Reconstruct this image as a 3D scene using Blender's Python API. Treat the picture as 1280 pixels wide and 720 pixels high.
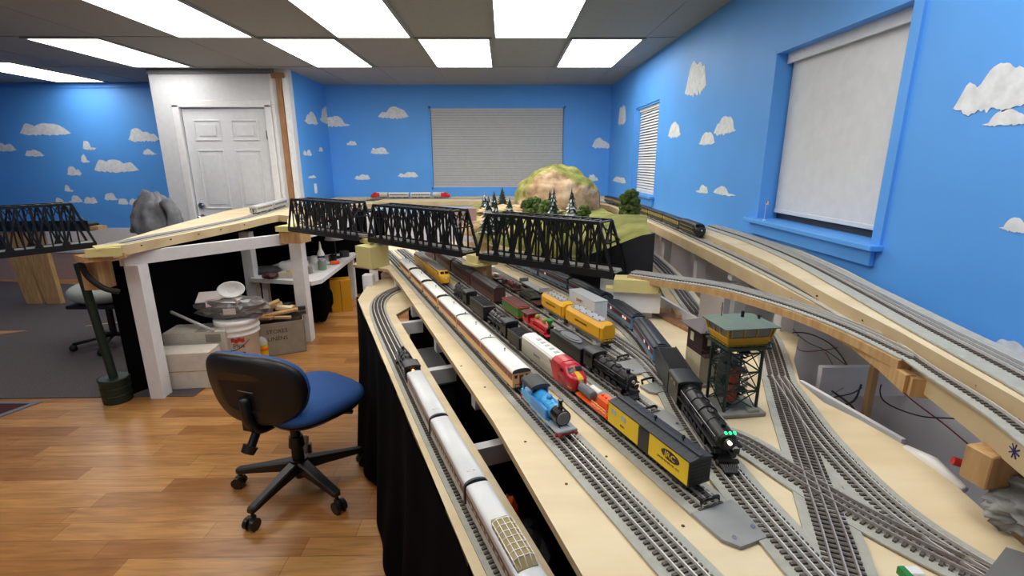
import bpy, math, random
from math import sin, cos, pi, radians, sqrt, atan2
from mathutils import Vector, Matrix
random.seed(7)
for o in list(bpy.data.objects): bpy.data.objects.remove(o, do_unlink=True)
SC = bpy.context.scene
COL = SC.collection

# ------------------------------------------------------------ camera, world, exposure
cam_d = bpy.data.cameras.new('camera'); cam = bpy.data.objects.new('camera', cam_d); COL.objects.link(cam)
cam_d.sensor_width = 36.0; cam_d.sensor_fit = 'HORIZONTAL'; cam_d.lens = 36.0 * 610.4 / 1280.0
cam_d.clip_start = 0.02; cam_d.clip_end = 60
_p, _y, _r = 0.2524, 0.0156, -0.00276
_f = Vector((sin(_y)*cos(_p), cos(_y)*cos(_p), -sin(_p))); _rt = Vector((cos(_y), -sin(_y), 0)); _u = _rt.cross(_f)
_r2 = cos(_r)*_rt + sin(_r)*_u; _u2 = -sin(_r)*_rt + cos(_r)*_u
cam.matrix_world = Matrix(((_r2.x, _u2.x, -_f.x, 0.0), (_r2.y, _u2.y, -_f.y, 0.0), (_r2.z, _u2.z, -_f.z, 1.49), (0, 0, 0, 1)))
SC.camera = cam
w = bpy.data.worlds.new('world'); SC.world = w; w.use_nodes = True
w.node_tree.nodes['Background'].inputs[0].default_value = (0.55, 0.7, 1, 1)
w.node_tree.nodes['Background'].inputs[1].default_value = 0.25
SC.view_settings.view_transform = 'Standard'; SC.view_settings.look = 'None'
SC.view_settings.gamma = 1.0; SC.view_settings.use_curve_mapping = False
SC.view_settings.exposure = 0.0
LAMP = 7.0          # strength of the ceiling troffers

# ------------------------------------------------------------ materials
def lin(c): return tuple((x/12.92 if x <= .04045 else ((x+.055)/1.055)**2.4) for x in [v/255 for v in c])
MATS = {}
def mat(name, rgb=(128, 128, 128), rough=.6, metal=0.0, var=0.0, scale=20, bump=0.0, emit=0, spec=.5, alpha=1.0, trans=0.0, coat=0.0):
    if name in MATS: return MATS[name]
    m = bpy.data.materials.new(name); m.use_nodes = True; nt = m.node_tree; b = nt.nodes['Principled BSDF']
    c = lin(rgb)
    b.inputs['Base Color'].default_value = (*c, 1); b.inputs['Roughness'].default_value = rough
    b.inputs['Metallic'].default_value = metal; b.inputs['Specular IOR Level'].default_value = spec
    b.inputs['Alpha'].default_value = alpha; b.inputs['Transmission Weight'].default_value = trans
    b.inputs['Coat Weight'].default_value = coat
    if emit:
        b.inputs['Emission Color'].default_value = (*c, 1); b.inputs['Emission Strength'].default_value = emit
    tc = nt.nodes.new('ShaderNodeTexCoord'); n = nt.nodes.new('ShaderNodeTexNoise'); n.inputs['Scale'].default_value = scale
    n.inputs['Detail'].default_value = 4; nt.links.new(tc.outputs['Object'], n.inputs['Vector'])
    v = max(var, .04)
    cr = nt.nodes.new('ShaderNodeValToRGB'); cr.color_ramp.elements[0].position = .3; cr.color_ramp.elements[1].position = .7
    cr.color_ramp.elements[0].color = (*[x*(1-v) for x in c], 1); cr.color_ramp.elements[1].color = (*[min(1, x*(1+v)) for x in c], 1)
    nt.links.new(n.outputs['Fac'], cr.inputs[0])
    if not emit: nt.links.new(cr.outputs[0], b.inputs['Base Color'])
    if bump:
        bp = nt.nodes.new('ShaderNodeBump'); bp.inputs['Strength'].default_value = bump; bp.inputs['Distance'].default_value = .01
        nt.links.new(n.outputs['Fac'], bp.inputs['Height']); nt.links.new(bp.outputs[0], b.inputs['Normal'])
    MATS[name] = m
    return m
def ramp_mat(name, stops, scale, rough=.8, detail=8, bump=.4, stretch=(1, 1, 1), dist=.02):
    m = bpy.data.materials.new(name); m.use_nodes = True; nt = m.node_tree; b = nt.nodes['Principled BSDF']
    tc = nt.nodes.new('ShaderNodeTexCoord'); mp = nt.nodes.new('ShaderNodeMapping'); mp.inputs['Scale'].default_value = stretch
    n = nt.nodes.new('ShaderNodeTexNoise'); n.inputs['Scale'].default_value = scale; n.inputs['Detail'].default_value = detail
    cr = nt.nodes.new('ShaderNodeValToRGB')
    while len(cr.color_ramp.elements) < len(stops): cr.color_ramp.elements.new(.5)
    for e, (p, c) in zip(cr.color_ramp.elements, stops): e.position = p; e.color = (*lin(c), 1)
    nt.links.new(tc.outputs['Object'], mp.inputs['Vector']); nt.links.new(mp.outputs[0], n.inputs['Vector'])
    nt.links.new(n.outputs['Fac'], cr.inputs[0]); nt.links.new(cr.outputs[0], b.inputs['Base Color'])
    b.inputs['Roughness'].default_value = rough
    bp = nt.nodes.new('ShaderNodeBump'); bp.inputs['Strength'].default_value = bump; bp.inputs['Distance'].default_value = dist
    nt.links.new(n.outputs['Fac'], bp.inputs['Height']); nt.links.new(bp.outputs[0], b.inputs['Normal'])
    MATS[name] = m
    return m

# ------------------------------------------------------------ mesh builder
class B:
    def __init__(s): s.v = []; s.f = []; s.mi = []; s.sm = []; s.T = Matrix.Identity(4)
    def add(s, vs, fs, m=0, smooth=False):
        o = len(s.v); s.v += [tuple(s.T @ Vector(p)) for p in vs]
        for f in fs: s.f.append(tuple(i+o for i in f)); s.mi.append(m); s.sm.append(smooth)
        return s
    def box(s, c, d, m=0, R=None, bev=0.0, taper=1.0):
        x, y, z = [k/2 for k in d]; c = Vector(c)
        R = R or Matrix.Identity(3)
        if bev <= 0:
            vs = [c + R @ Vector((a*x*(taper if e > 0 else 1), b*y*(taper if e > 0 else 1), e*z)) for e in (-1, 1) for a, b in ((-1, -1), (1, -1), (1, 1), (-1, 1))]
            s.add(vs, [(3, 2, 1, 0), (4, 5, 6, 7), (0, 1, 5, 4), (1, 2, 6, 5), (2, 3, 7, 6), (3, 0, 4, 7)], m)
        else:
            k = min(bev, x*.49, y*.49, z*.49)
            vs = []; idx = {}
            for a in (-1, 1):
                for b in (-1, 1):
                    for e in (-1, 1):
                        for ax in range(3):
                            p = [a*(x-k), b*(y-k), e*(z-k)]; p[ax] += (a, b, e)[ax]*k
                            idx[(a, b, e, ax)] = len(vs); vs.append(c + R @ Vector(p))
            fs = []
            for ax in range(3):
                o1, o2 = (ax+1) % 3, (ax+2) % 3
                for sg in (-1, 1):
                    q = []
                    for u, w_ in ((-1, -1), (1, -1), (1, 1), (-1, 1)):
                        t = [0, 0, 0]; t[ax] = sg; t[o1] = u; t[o2] = w_; q.append(idx[(*t, ax)])
                    fs.append(tuple(q if sg > 0 else q[::-1]))
            for ax in range(3):
                o1, o2 = (ax+1) % 3, (ax+2) % 3
                for u in (-1, 1):
                    for w_ in (-1, 1):
                        t0 = [0, 0, 0]; t0[ax] = -1; t0[o1] = u; t0[o2] = w_; t1 = list(t0); t1[ax] = 1
                        q = (idx[(*t0, o1)], idx[(*t1, o1)], idx[(*t1, o2)], idx[(*t0, o2)])
                        fs.append(q if u*w_ < 0 else q[::-1])
            for a in (-1, 1):
                for b in (-1, 1):
                    for e in (-1, 1):
                        q = (idx[(a, b, e, 0)], idx[(a, b, e, 1)], idx[(a, b, e, 2)]); fs.append(q if a*b*e > 0 else q[::-1])
            s.add(vs, fs, m)
        return s
    def cyl(s, p0, p1, r0, r1=None, n=16, m=0, caps=True, mc=None):
        r1 = r0 if r1 is None else r1; p0 = Vector(p0); p1 = Vector(p1); d = (p1-p0).normalized()
        a = d.orthogonal().normalized(); b = d.cross(a)
        ring = lambda p, r: [p + (a*cos(2*pi*i/n) + b*sin(2*pi*i/n))*r for i in range(n)]
        A, C = ring(p0, r0), ring(p1, r1)
        s.add(A+C, [(i, (i+1) % n, n+(i+1) % n, n+i) for i in range(n)], m, n > 6)
        if caps: s.add(A, [tuple(range(n))[::-1]], m if mc is None else mc); s.add(C, [tuple(range(n))], m if mc is None else mc)
        return s
    def tube(s, pts, r, n=6, m=0):
        pts = [Vector(p) for p in pts]; rings = []; a = None
        for i, p in enumerate(pts):
            d = (pts[min(i+1, len(pts)-1)] - pts[max(i-1, 0)]).normalized()
            a = d.orthogonal().normalized() if a is None else (a - d*a.dot(d)).normalized()
            b = d.cross(a); rr = r[i] if isinstance(r, (list, tuple)) else r
            rings.append([p + (a*cos(2*pi*k/n)+b*sin(2*pi*k/n))*rr for k in range(n)])
        vs = sum(rings, []); fs = [(j*n+i, j*n+(i+1) % n, (j+1)*n+(i+1) % n, (j+1)*n+i) for j in range(len(rings)-1) for i in range(n)]
        fs += [tuple(range(n))[::-1], tuple((len(rings)-1)*n+i for i in range(n))]
        s.add(vs, fs, m, True); return s
    def prism(s, poly, h0, h1, m=0, axis='z', mtop=None):
        n = len(poly)
        A = sum(poly[i][0]*poly[(i+1) % n][1]-poly[(i+1) % n][0]*poly[i][1] for i in range(n))
        if A < 0: poly = poly[::-1]
        P = {'z': lambda u, v, h: (u, v, h), 'x': lambda u, v, h: (h, u, v), 'y': lambda u, v, h: (v, h, u)}[axis]
        vs = [P(u, v, h0) for u, v in poly] + [P(u, v, h1) for u, v in poly]
        s.add(vs, [(i, (i+1) % n, n+(i+1) % n, n+i) for i in range(n)], m)
        s.add(vs, [tuple(range(n))[::-1], tuple(range(n, 2*n))], m if mtop is None else mtop); return s
    def loft(s, secs, m=0, smooth=True, caps=True, closed=True):
        n = len(secs[0]); vs = [p for q in secs for p in q]; K = n if closed else n-1
        s.add(vs, [(j*n+i, j*n+(i+1) % n, (j+1)*n+(i+1) % n, (j+1)*n+i) for j in range(len(secs)-1) for i in range(K)], m, smooth)
        if caps: s.add(secs[0], [tuple(range(n))[::-1]], m); s.add(secs[-1], [tuple(range(n))], m)
        return s
    def ball(s, c, r, m=0, n=12, k=8, jit=0, seed=0):
        rr = r if isinstance(r, (tuple, list)) else (r, r, r); rng = random.Random(seed)
        vs = [(c[0], c[1], c[2]-rr[2])]
        for j in range(1, k):
            t = -pi/2 + pi*j/k
            for i in range(n):
                q = 1 + (rng.random()-.5)*jit; a = 2*pi*i/n
                vs.append((c[0]+rr[0]*cos(t)*cos(a)*q, c[1]+rr[1]*cos(t)*sin(a)*q, c[2]+rr[2]*sin(t)*q))
        vs.append((c[0], c[1], c[2]+rr[2])); L = len(vs)-1
        fs = [(0, 1+(i+1) % n, 1+i) for i in range(n)] + [(1+j*n+i, 1+j*n+(i+1) % n, 1+(j+1)*n+(i+1) % n, 1+(j+1)*n+i) for j in range(k-2) for i in range(n)]
        fs += [(L, 1+(k-2)*n+i, 1+(k-2)*n+(i+1) % n) for i in range(n)]
        s.add(vs, fs, m, jit == 0); return s
    def lathe(s, c, prof, n=20, m=0):
        vs = []; c = Vector(c)
        for r, z in prof: vs += [c+Vector((r*cos(2*pi*i/n), r*sin(2*pi*i/n), z)) for i in range(n)]
        s.add(vs, [(j*n+i, j*n+(i+1) % n, (j+1)*n+(i+1) % n, (j+1)*n+i) for j in range(len(prof)-1) for i in range(n)], m, True)
        s.add(vs[:n], [tuple(range(n))[::-1]], m); s.add(vs[-n:], [tuple(range(n))], m); return s
    def build(s, name, mats, parent=None, loc=None, rz=0.0):
        me = bpy.data.meshes.new(name); me.from_pydata(s.v, [], s.f)
        if not isinstance(mats, (list, tuple)): mats = [mats]
        for q in mats: me.materials.append(MATS[q] if isinstance(q, str) else q)
        me.polygons.foreach_set('material_index', s.mi); me.polygons.foreach_set('use_smooth', s.sm); me.update()
        o = bpy.data.objects.new(name, me); COL.objects.link(o)
        if parent: o.parent = parent
        if loc is not None: o.location = loc
        if rz: o.rotation_euler.z = rz
        return o
def root(name, label, cat, loc=(0, 0, 0), rz=0.0, group=None):
    o = bpy.data.objects.new(name, None); COL.objects.link(o); o.location = loc; o.rotation_euler = (0, 0, rz); o.empty_display_size = .05
    return tag(o, label, cat, group)
def tag(o, label=None, cat=None, group=None, kind=None):
    if label: o['label'] = label
    if cat: o['category'] = cat
    if group: o['group'] = group
    if kind: o['kind'] = kind
    return o
def struct(o): o['kind'] = 'structure'; return o
KIDS = {}
def kids(o): return [c for c in bpy.data.objects if c.parent == o]
def dup(o, parent=None, loc=None, rz=None, label=None, group=None):
    c = o.copy(); COL.objects.link(c)
    if parent: c.parent = parent
    for ch in kids(o): dup(ch, c)
    if loc is not None: c.location = loc
    if rz is not None: c.rotation_euler = (0, 0, rz)
    if label: c['label'] = label
    if group: c['group'] = group
    return c
def text(name, s, size, mt, parent, M, width=None, depth=.0004, sx=1.0):
    cu = bpy.data.curves.new(name, 'FONT'); cu.body = s; cu.size = size; cu.align_x = 'CENTER'; cu.align_y = 'CENTER'; cu.extrude = depth; cu.resolution_u = 2
    t = bpy.data.objects.new('tmp', cu); COL.objects.link(t); dg = bpy.context.evaluated_depsgraph_get(); dg.update()
    me = bpy.data.meshes.new_from_object(t.evaluated_get(dg)); bpy.data.objects.remove(t)
    S = Matrix.Diagonal((sx, 1, 1, 1)); me.transform(M @ S); me.materials.clear(); me.materials.append(MATS[mt])
    o = bpy.data.objects.new(name, me); COL.objects.link(o); o.parent = parent
    return o
def face_side(x, y, z, side=1):   # text lying on the +y (side=1) or -y side of a car, reading normally seen from outside
    return Matrix.Translation((x, y, z)) @ Matrix.Rotation(pi if side > 0 else 0, 4, 'Z') @ Matrix.Rotation(pi/2, 4, 'X')
# ------------------------------------------------------------ common materials
mat('wall_blue', (88, 163, 244), .55, var=.05, scale=2.5)
mat('cloud_white', (222, 226, 232), .8, var=.12, scale=30)
mat('white_paint', (226, 226, 230), .5, var=.03)
mat('door_white', (214, 216, 222), .45, var=.02)
mat('gray_paint', (218, 218, 226), .7, var=.06, scale=6)
mat('wall_cream', (226, 218, 218), .7)
mat('skirt_pink', (176, 150, 144), .7)
mat('ceiling_tile', (150, 149, 150), .9, var=.05, scale=60)
mat('grid_white', (142, 142, 146), .7)
mat('lamp_panel', (255, 252, 244), .6, emit=LAMP)
mat('black_paint', (17, 17, 22), .6)
mat('black_metal', (16, 17, 19), .38, spec=.5)
mat('black_gloss', (13, 13, 15), .25)
mat('dark_gray', (52, 54, 58), .5)
mat('mid_gray', (110, 112, 116), .5)
mat('light_gray', (176, 178, 180), .5)
mat('chrome', (205, 205, 210), .25, metal=1)
mat('rail_steel', (222, 220, 216), .35, metal=.45)
mat('rail_dark', (178, 170, 166), .4, metal=.5)
mat('roadbed', (172, 172, 164), .85, var=.1, scale=60)
mat('tie', (92, 84, 80), .8, var=.15)
mat('white_plastic', (236, 236, 236), .35)
mat('dark_glass', (20, 24, 30), .1)
ramp_mat('plywood', [(.3, (214, 194, 156)), (.55, (226, 208, 172)), (.75, (232, 216, 184))], 3, .6, bump=.05, stretch=(1, 4, 1))
ramp_mat('plywood_edge', [(.3, (150, 122, 88)), (.7, (196, 168, 128))], 30, .8, bump=.1, stretch=(.3, .3, 8))
ramp_mat('fascia_ply', [(.3, (190, 166, 128)), (.7, (212, 190, 152))], 6, .7, bump=.05)
ramp_mat('pine', [(.3, (176, 136, 88)), (.7, (206, 168, 118))], 10, .7, bump=.1, stretch=(6, 6, .7))
ramp_mat('yellow_foam', [(.3, (206, 192, 128)), (.7, (216, 204, 142))], 5, .8, bump=.05)
ramp_mat('carpet_gray', [(.3, (72, 65, 68)), (.7, (94, 86, 88))], 120, .95, bump=.2)
mat('carpet_red', (62, 16, 26), .95, var=.15, scale=120)

def wood_floor():
    m = bpy.data.materials.new('laminate_planks'); m.use_nodes = True; nt = m.node_tree; L = nt.links.new
    b = nt.nodes['Principled BSDF']; tc = nt.nodes.new('ShaderNodeTexCoord')
    br = nt.nodes.new('ShaderNodeTexBrick'); br.inputs['Scale'].default_value = 1
    br.inputs['Brick Width'].default_value = .62; br.inputs['Row Height'].default_value = .1; br.inputs['Mortar Size'].default_value = .0009
    br.offset = .37; br.offset_frequency = 3; br.squash = 1.3; br.squash_frequency = 2
    br.inputs['Color1'].default_value = (*lin((196, 146, 88)), 1); br.inputs['Color2'].default_value = (*lin((150, 98, 52)), 1)
    br.inputs['Mortar'].default_value = (*lin((110, 70, 36)), 1); br.inputs['Bias'].default_value = -.1
    L(tc.outputs['Object'], br.inputs['Vector'])
    mp = nt.nodes.new('ShaderNodeMapping'); mp.inputs['Scale'].default_value = (1.6, 16, 1); L(tc.outputs['Object'], mp.inputs['Vector'])
    n = nt.nodes.new('ShaderNodeTexNoise'); n.inputs['Scale'].default_value = 3; n.inputs['Detail'].default_value = 6; n.inputs['Distortion'].default_value = .6; L(mp.outputs[0], n.inputs['Vector'])
    cr = nt.nodes.new('ShaderNodeValToRGB'); cr.color_ramp.elements[0].position = .3; cr.color_ramp.elements[1].position = .72
    cr.color_ramp.elements[0].color = (.55, .5, .45, 1); cr.color_ramp.elements[1].color = (1.15, 1.12, 1.1, 1); L(n.outputs['Fac'], cr.inputs[0])
    mx = nt.nodes.new('ShaderNodeMix'); mx.data_type = 'RGBA'; mx.blend_type = 'MULTIPLY'; mx.inputs[0].default_value = .75
    L(br.outputs['Color'], mx.inputs[6]); L(cr.outputs[0], mx.inputs[7]); L(mx.outputs[2], b.inputs['Base Color'])
    b.inputs['Roughness'].default_value = .3; b.inputs['Specular IOR Level'].default_value = .45
    MATS['laminate'] = m
wood_floor()

# ------------------------------------------------------------ room shell
CH = 2.44; XR = 1.39; YB = 6.647; XL = -7.2; YS = -2.6; YD = 5.551; XD0 = -3.705; XD1 = -2.26; YF = 6.45
floor = struct(B().box(((XL+XR)/2, (YS+YB)/2, -.05), (XR-XL+.4, YB-YS+.4, .1)).build('floor', 'laminate'))
ceiling = struct(B().box(((XL+XR)/2, (YS+YB)/2, CH+.05), (XR-XL+.4, YB-YS+.4, .1)).build('ceiling', 'ceiling_tile'))
GX0, GY0, GP = -.6955, 4.2058, .61
b = B()
for k in range(-11, 4):
    x = GX0+GP*k
    if x < XR-.02: b.box((x, (YS+YB)/2, CH-.0015), (.022, YB-YS, .003))
for k in range(-6, 2):
    y = GY0+1.22*k
    if YS < y < YB: b.box(((XL+XR)/2, y, CH-.0022), (XR-XL, .022, .003))
b.build('ceiling_grid', 'grid_white', ceiling)

def wall_y(name, y0, y1, x0, x1, z0, z1, holes, m):     # wall slab in x-z with rectangular holes (x0,x1,z0,z1)
    b = B(); xs = sorted({x0, x1, *[h[0] for h in holes], *[h[1] for h in holes]})
    for a, c in zip(xs, xs[1:]):
        hs = [h for h in holes if h[0] <= a and h[1] >= c]
        zs = [(z0, z1)] if not hs else [(z0, hs[0][2]), (hs[0][3], z1)]
        for p, q in zs: b.box(((a+c)/2, (y0+y1)/2, (p+q)/2), (c-a, abs(y1-y0), q-p))
    return struct(b.build(name, m))
def wall_x(name, x0, x1, y0, y1, z0, z1, holes, m):
    b = B(); ys = sorted({y0, y1, *[h[0] for h in holes], *[h[1] for h in holes]})
    for a, c in zip(ys, ys[1:]):
        hs = [h for h in holes if h[0] <= a and h[1] >= c]
        zs = [(z0, z1)] if not hs else [(z0, hs[0][2]), (hs[0][3], z1)]
        for p, q in zs: b.box(((x0+x1)/2, (a+c)/2, (p+q)/2), (abs(x1-x0), c-a, q-p))
    return struct(b.build(name, m))
W1 = (-.965, .803, 1.142, 2.183); W2 = (4.60, 5.40, 1.16, 2.03); W3 = (1.80, 2.685, 1.188, 2.03)
wb = wall_y('wall_back', YB, YB+.2, XD1, XR+.2, 0, CH, [W1], 'wall_blue')
wr = wall_x('wall_right', XR, XR+.2, YS, YB+.2, 0, CH, [W2, W3], 'wall_blue')
wd = wall_y('wall_door', YD, YD+.1, XD0, XD1-.0, 0, CH, [(-3.44, -2.54, 0, 2.06)], 'door_white')
wn = wall_x('wall_nook', XD1-.1, XD1, YD+.1, YB+.2, 0, CH, [], 'wall_blue')
wk = wall_x('wall_return', XD0, XD0+.1, YD+.1, YF+.1, 0, CH, [], 'door_white')
wf = wall_y('wall_far', YF, YF+.1, XL-.2, XD0, .67, CH, [], 'wall_blue')
wf2 = wall_y('wall_wainscot', YF-.012, YF+.1, XL-.2, XD0, 0, .67, [], 'wall_cream')
struct(B().box(((XL+XD0)/2, YF-.02, .18), (XD0-XL, .016, .36)).build('baseboard_far', 'skirt_pink'))
struct(B().box(((XL+XD0)/2, YF-.025, .37), (XD0-XL, .02, .03)).build('trim_1', 'white_paint'))
struct(B().box((XL-.1, (YS+YF)/2, CH/2), (.2, YF-YS+.4, CH)).build('wall_left', 'wall_blue'))
struct(B().box(((XL+XR)/2, YS-.1, CH/2), (XR-XL+.4, .2, CH)).build('wall_near', 'wall_cream'))
# soffit band above the far blue wall
struct(B().box(((XL+XD0)/2, YF-.008, 2.385), (XD0-XL, .016, .012)).build('trim_2', 'wall_blue'))
# carpets
struct(B().prism([(-7.2, 2.93), (-2.05, 2.97), (-2.05, 5.5), (-7.2, 6.4)], 0.0005, .006).build('floor_carpet', 'carpet_gray'))
struct(B().prism([(-5.6, 4.30), (-7.2, 4.30), (-7.2, 3.5), (-5.15, 3.9), (-4.35, 4.30)], .0062, .009).build('floor_runner', 'laminate'))
struct(B().prism([(-3.95, 4.42), (-3.9, 4.46), (-2.7, 5.02), (-2.7, 4.96)], .0062, .009).build('trim_3', 'fascia_ply'))
mt = root('door_mat', 'dark red mat with grey border on the laminate floor', 'mat', (-3.4, 2.55, 0))
B().prism([(.42, .36), (-1.2, .39), (-1.2, -.9), (.02, -.62)], .0005, .006).build('mat_border', 'mid_gray', mt)
B().prism([(.36, .33), (-1.14, .35), (-1.14, -.85), (.0, -.56)], .006, .009).build('mat_pile', 'carpet_red', mt)

# ------------------------------------------------------------ painted clouds
def cloud(parent, wall, u, z, w_, h, seed, tall=0):
    r = random.Random(seed); n = 26; lob = [(r.uniform(.1, .9), r.uniform(.45, 1)) for _ in range(3+int(w_/.12))]; lob[0] = (r.uniform(.3, .6), 1.0)
    top = []; bot = []
    for i in range(n+1):
        t = i/n; hh = .12
        for c, q in lob:
            d = (t-c)/(.16+.10*q)
            if abs(d) < 1: hh = max(hh, q*sqrt(1-d*d))
        hh *= min(1, t*7+.05, (1-t)*7+.05)
        top.append(((t-.5)*w_, hh*h*.8*(1+r.uniform(-.03, .03)))); bot.append(((t-.5)*w_, -h*.2*(min(1, t*5, (1-t)*5))*r.uniform(.3, 1)))
    poly = bot + top[::-1]; b = B()
    for i in range(n):
        q = [bot[i], bot[i+1], top[i+1], top[i]]
        if wall == 'y': vs = [(u+a, parent_y - .002, z+c) for a, c in q]; fs = [(0, 1, 2, 3)]
        else: vs = [(parent_y - .002, u-a, z+c) for a, c in q]; fs = [(0, 1, 2, 3)]
        b.add(vs, fs, 0)
    return b.build('painted_cloud', 'cloud_white', parent)
sd = 0
parent_y = YB
CL_B = [(-1.414, 2.059, 0.399, 0.155), (-1.976, 1.715, 0.135, 0.06), (-1.614, 1.61, 0.249, 0.09), (-1.87, 1.28, 0.21, 0.073), (-1.267, 1.309, 0.274, 0.073), (-2.152, 1.958, 0.369, 0.137), (1.298, 1.683, 0.283, 0.141), (0.97, 1.281, 0.192, 0.072), (1.19, 1.254, 0.139, 0.093)]
CL_R = [(6.016, 1.945, 0.406, 0.225), (3.762, 1.996, 0.407, 0.25), (4.133, 1.698, 0.31, 0.132), (3.2, 1.672, 0.325, 0.117), (3.46, 1.613, 0.287, 0.09), (3.467, 1.284, 0.226, 0.06), (3.109, 1.292, 0.329, 0.058), (1.453, 1.645, 0.243, 0.134), (1.382, 1.591, 0.175, 0.046), (1.296, 1.308, 0.102, 0.041), (6.004, 1.256, 0.709, 0.074), (1.219, 0.973, 0.143, 0.051)]
CL_F = [(-5.69, 1.85, 0.626, 0.151), (-4.496, 1.775, 0.394, 0.171), (-5.188, 1.669, 0.168, 0.115), (-6.267, 1.652, 0.344, 0.115), (-5.882, 1.587, 0.247, 0.087), (-4.907, 1.404, 0.56, 0.167), (-4.454, 1.601, 0.179, 0.077), (-5.445, 1.357, 0.19, 0.119), (-5.272, 1.512, 0.109, 0.108), (-5.558, 1.152, 0.121, 0.09), (-5.046, 1.041, 0.183, 0.101), (-5.508, 1.012, 0.182, 0.102), (-5.324, 0.999, 0.192, 0.092), (-4.906, 0.985, 0.143, 0.082), (-4.758, 0.977, 0.153, 0.091), (-5.72, 0.999, 0.131, 0.081)]
CL_N = [(6.092, 1.951, 0.453, 0.154), (6.546, 2.006, 0.378, 0.224), (5.869, 1.578, 0.262, 0.071), (6.298, 1.628, 0.164, 0.058), (5.94, 1.317, 0.271, 0.036)]
for (u, z, a, c) in CL_B: sd += 1; cloud(wb, 'y', u, z, a, c, sd)
parent_y = XR
for (u, z, a, c) in CL_R: sd += 1; cloud(wr, 'x', u, z, a, c, sd)
parent_y = YF
for (u, z, a, c) in CL_F: sd += 1; cloud(wf, 'y', u, z, a, c, sd)
parent_y = XD1 + .004
for (u, z, a, c) in CL_N: sd += 1; cloud(wn, 'x', u, z, a, c, sd)

# ------------------------------------------------------------ windows
def slats(b, n, z0, z1, fn): 
    for i in range(n):
        z = z0+(z1-z0)*(i+.5)/n; fn(b, z, (z1-z0)/n)
w1 = struct(B().box((-.081, YB+.13, 1.66), (1.80, .02, 1.08)).build('window_1', 'dark_glass'))
b = B()
x0, x1, z0, z1 = W1
for c, d in (((x0+.012, YB+.06, 1.66), (.024, .1, z1-z0)), ((x1-.012, YB+.06, 1.66), (.024, .1, z1-z0)), ((-.081, YB+.06, z1-.012), (x1-x0, .1, .024)), ((-.081, YB+.06, z0+.012), (x1-x0, .1, .024))): b.box(c, d)
b.build('window_frame', 'wall_blue', w1)
mat('blind_fabric', (196, 198, 202), .8)
b = B(); slats(b, 54, 1.17, 2.165, lambda b, z, p: b.box((-.081, YB+.03, z), (1.71, .004, p*.86), R=Matrix.Rotation(radians(14), 3, 'X')))
b.box((-.081, YB+.03, 2.16), (1.71, .03, .03)).box((-.081, YB+.03, 1.172), (1.71, .02, .012))
b.build('pleated_blind', 'blind_fabric', w1)
w2 = struct(B().box((XR+.13, 5.0, 1.6), (.02, .8, .9)).build('window_2', 'dark_glass'))
b = B()
for y, d in ((4.60+.008, .016), (5.40-.008, .016)): b.box((XR+.06, y, 1.595), (.1, d, .87))
b.box((XR+.06, 5.0, 2.022), (.1, .8, .016)); b.box((XR+.03, 5.0, 1.166), (.16, .9, .02)); b.box((XR-.012, 5.0, 1.12), (.02, .84, .07))
b.box((XR-.004, 5.44, 1.6), (.012, .08, .98)); b.build('window_frame', 'wall_blue', w2)
b = B(); slats(b, 30, 1.20, 1.99, lambda b, z, p: b.box((XR+.05, 5.0, z), (.022, .755, .003), R=Matrix.Rotation(radians(-58), 3, 'Y')))
b.box((XR+.05, 5.0, 2.0), (.035, .76, .03)).box((XR+.05, 5.0, 1.19), (.03, .76, .02)); b.build('slat_blind', 'white_plastic', w2)
w3 = struct(B().box((XR+.15, 2.24, 1.6), (.02, .9, .86)).build('window_3', 'dark_glass'))
b = B(); yc = (W3[0]+W3[1])/2
b.box((XR+.06, W3[1]-.006, 1.61), (.12, .012, .85)).box((XR+.06, W3[0]+.006, 1.61), (.12, .012, .85)).box((XR+.06, yc, 2.024), (.12, .88, .012))
b.box((XR-.004, W3[0]-.022, 1.61), (.014, .045, .86))
b.build('window_frame', 'wall_blue', w3)
B().box((XR+.03, yc, 1.178), (.16, .99, .022), bev=.003).box((XR-.012, yc, 1.137), (.02, .93, .062), bev=.002).build('window_sill', 'wall_blue', w3)
mat('shade_white', (222, 224, 228), .75)
b = B(); b.box((XR+.085, yc, 1.62), (.0025, .83, .78)); b.cyl((XR+.085, 1.825, 2.0), (XR+.085, 2.66, 2.0), .022, n=16); b.box((XR+.083, yc, 1.232), (.008, .83, .02), bev=.002)
b.box((XR+.06, yc, 1.995), (.012, .845, .05)); b.build('roller_shade', 'shade_white', w3)
b = B(); b.box((XR+.11, yc, 1.2), (.01, .86, .03)); b.build('bottom_gap', 'dark_gray', w3)
mat('flag_red', (150, 30, 44), .8); mat('flag_blue', (30, 40, 96), .8)
fl = root('toy_flag', 'tiny American flag on a white stick on the large window sill', 'flag', (XR-.02, 2.56, 1.189))
B().cyl((0, 0, 0), (0, 0, .105), .0012, n=6).cyl((0, 0, 0), (0, 0, .004), .008, n=12).build('flagpole', 'white_plastic', fl)
b = B()
for i in range(7): b.box((.0, -.011-(.0015 if i % 2 else 0), .103-.0035*i), (.0008, .022, .0035), m=0 if i % 2 == 0 else 1)
b.box((0, -.005, .096), (.0012, .01, .013), m=2); b.build('flag_cloth', ['flag_red', 'white_plastic', 'flag_blue'], fl)

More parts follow.
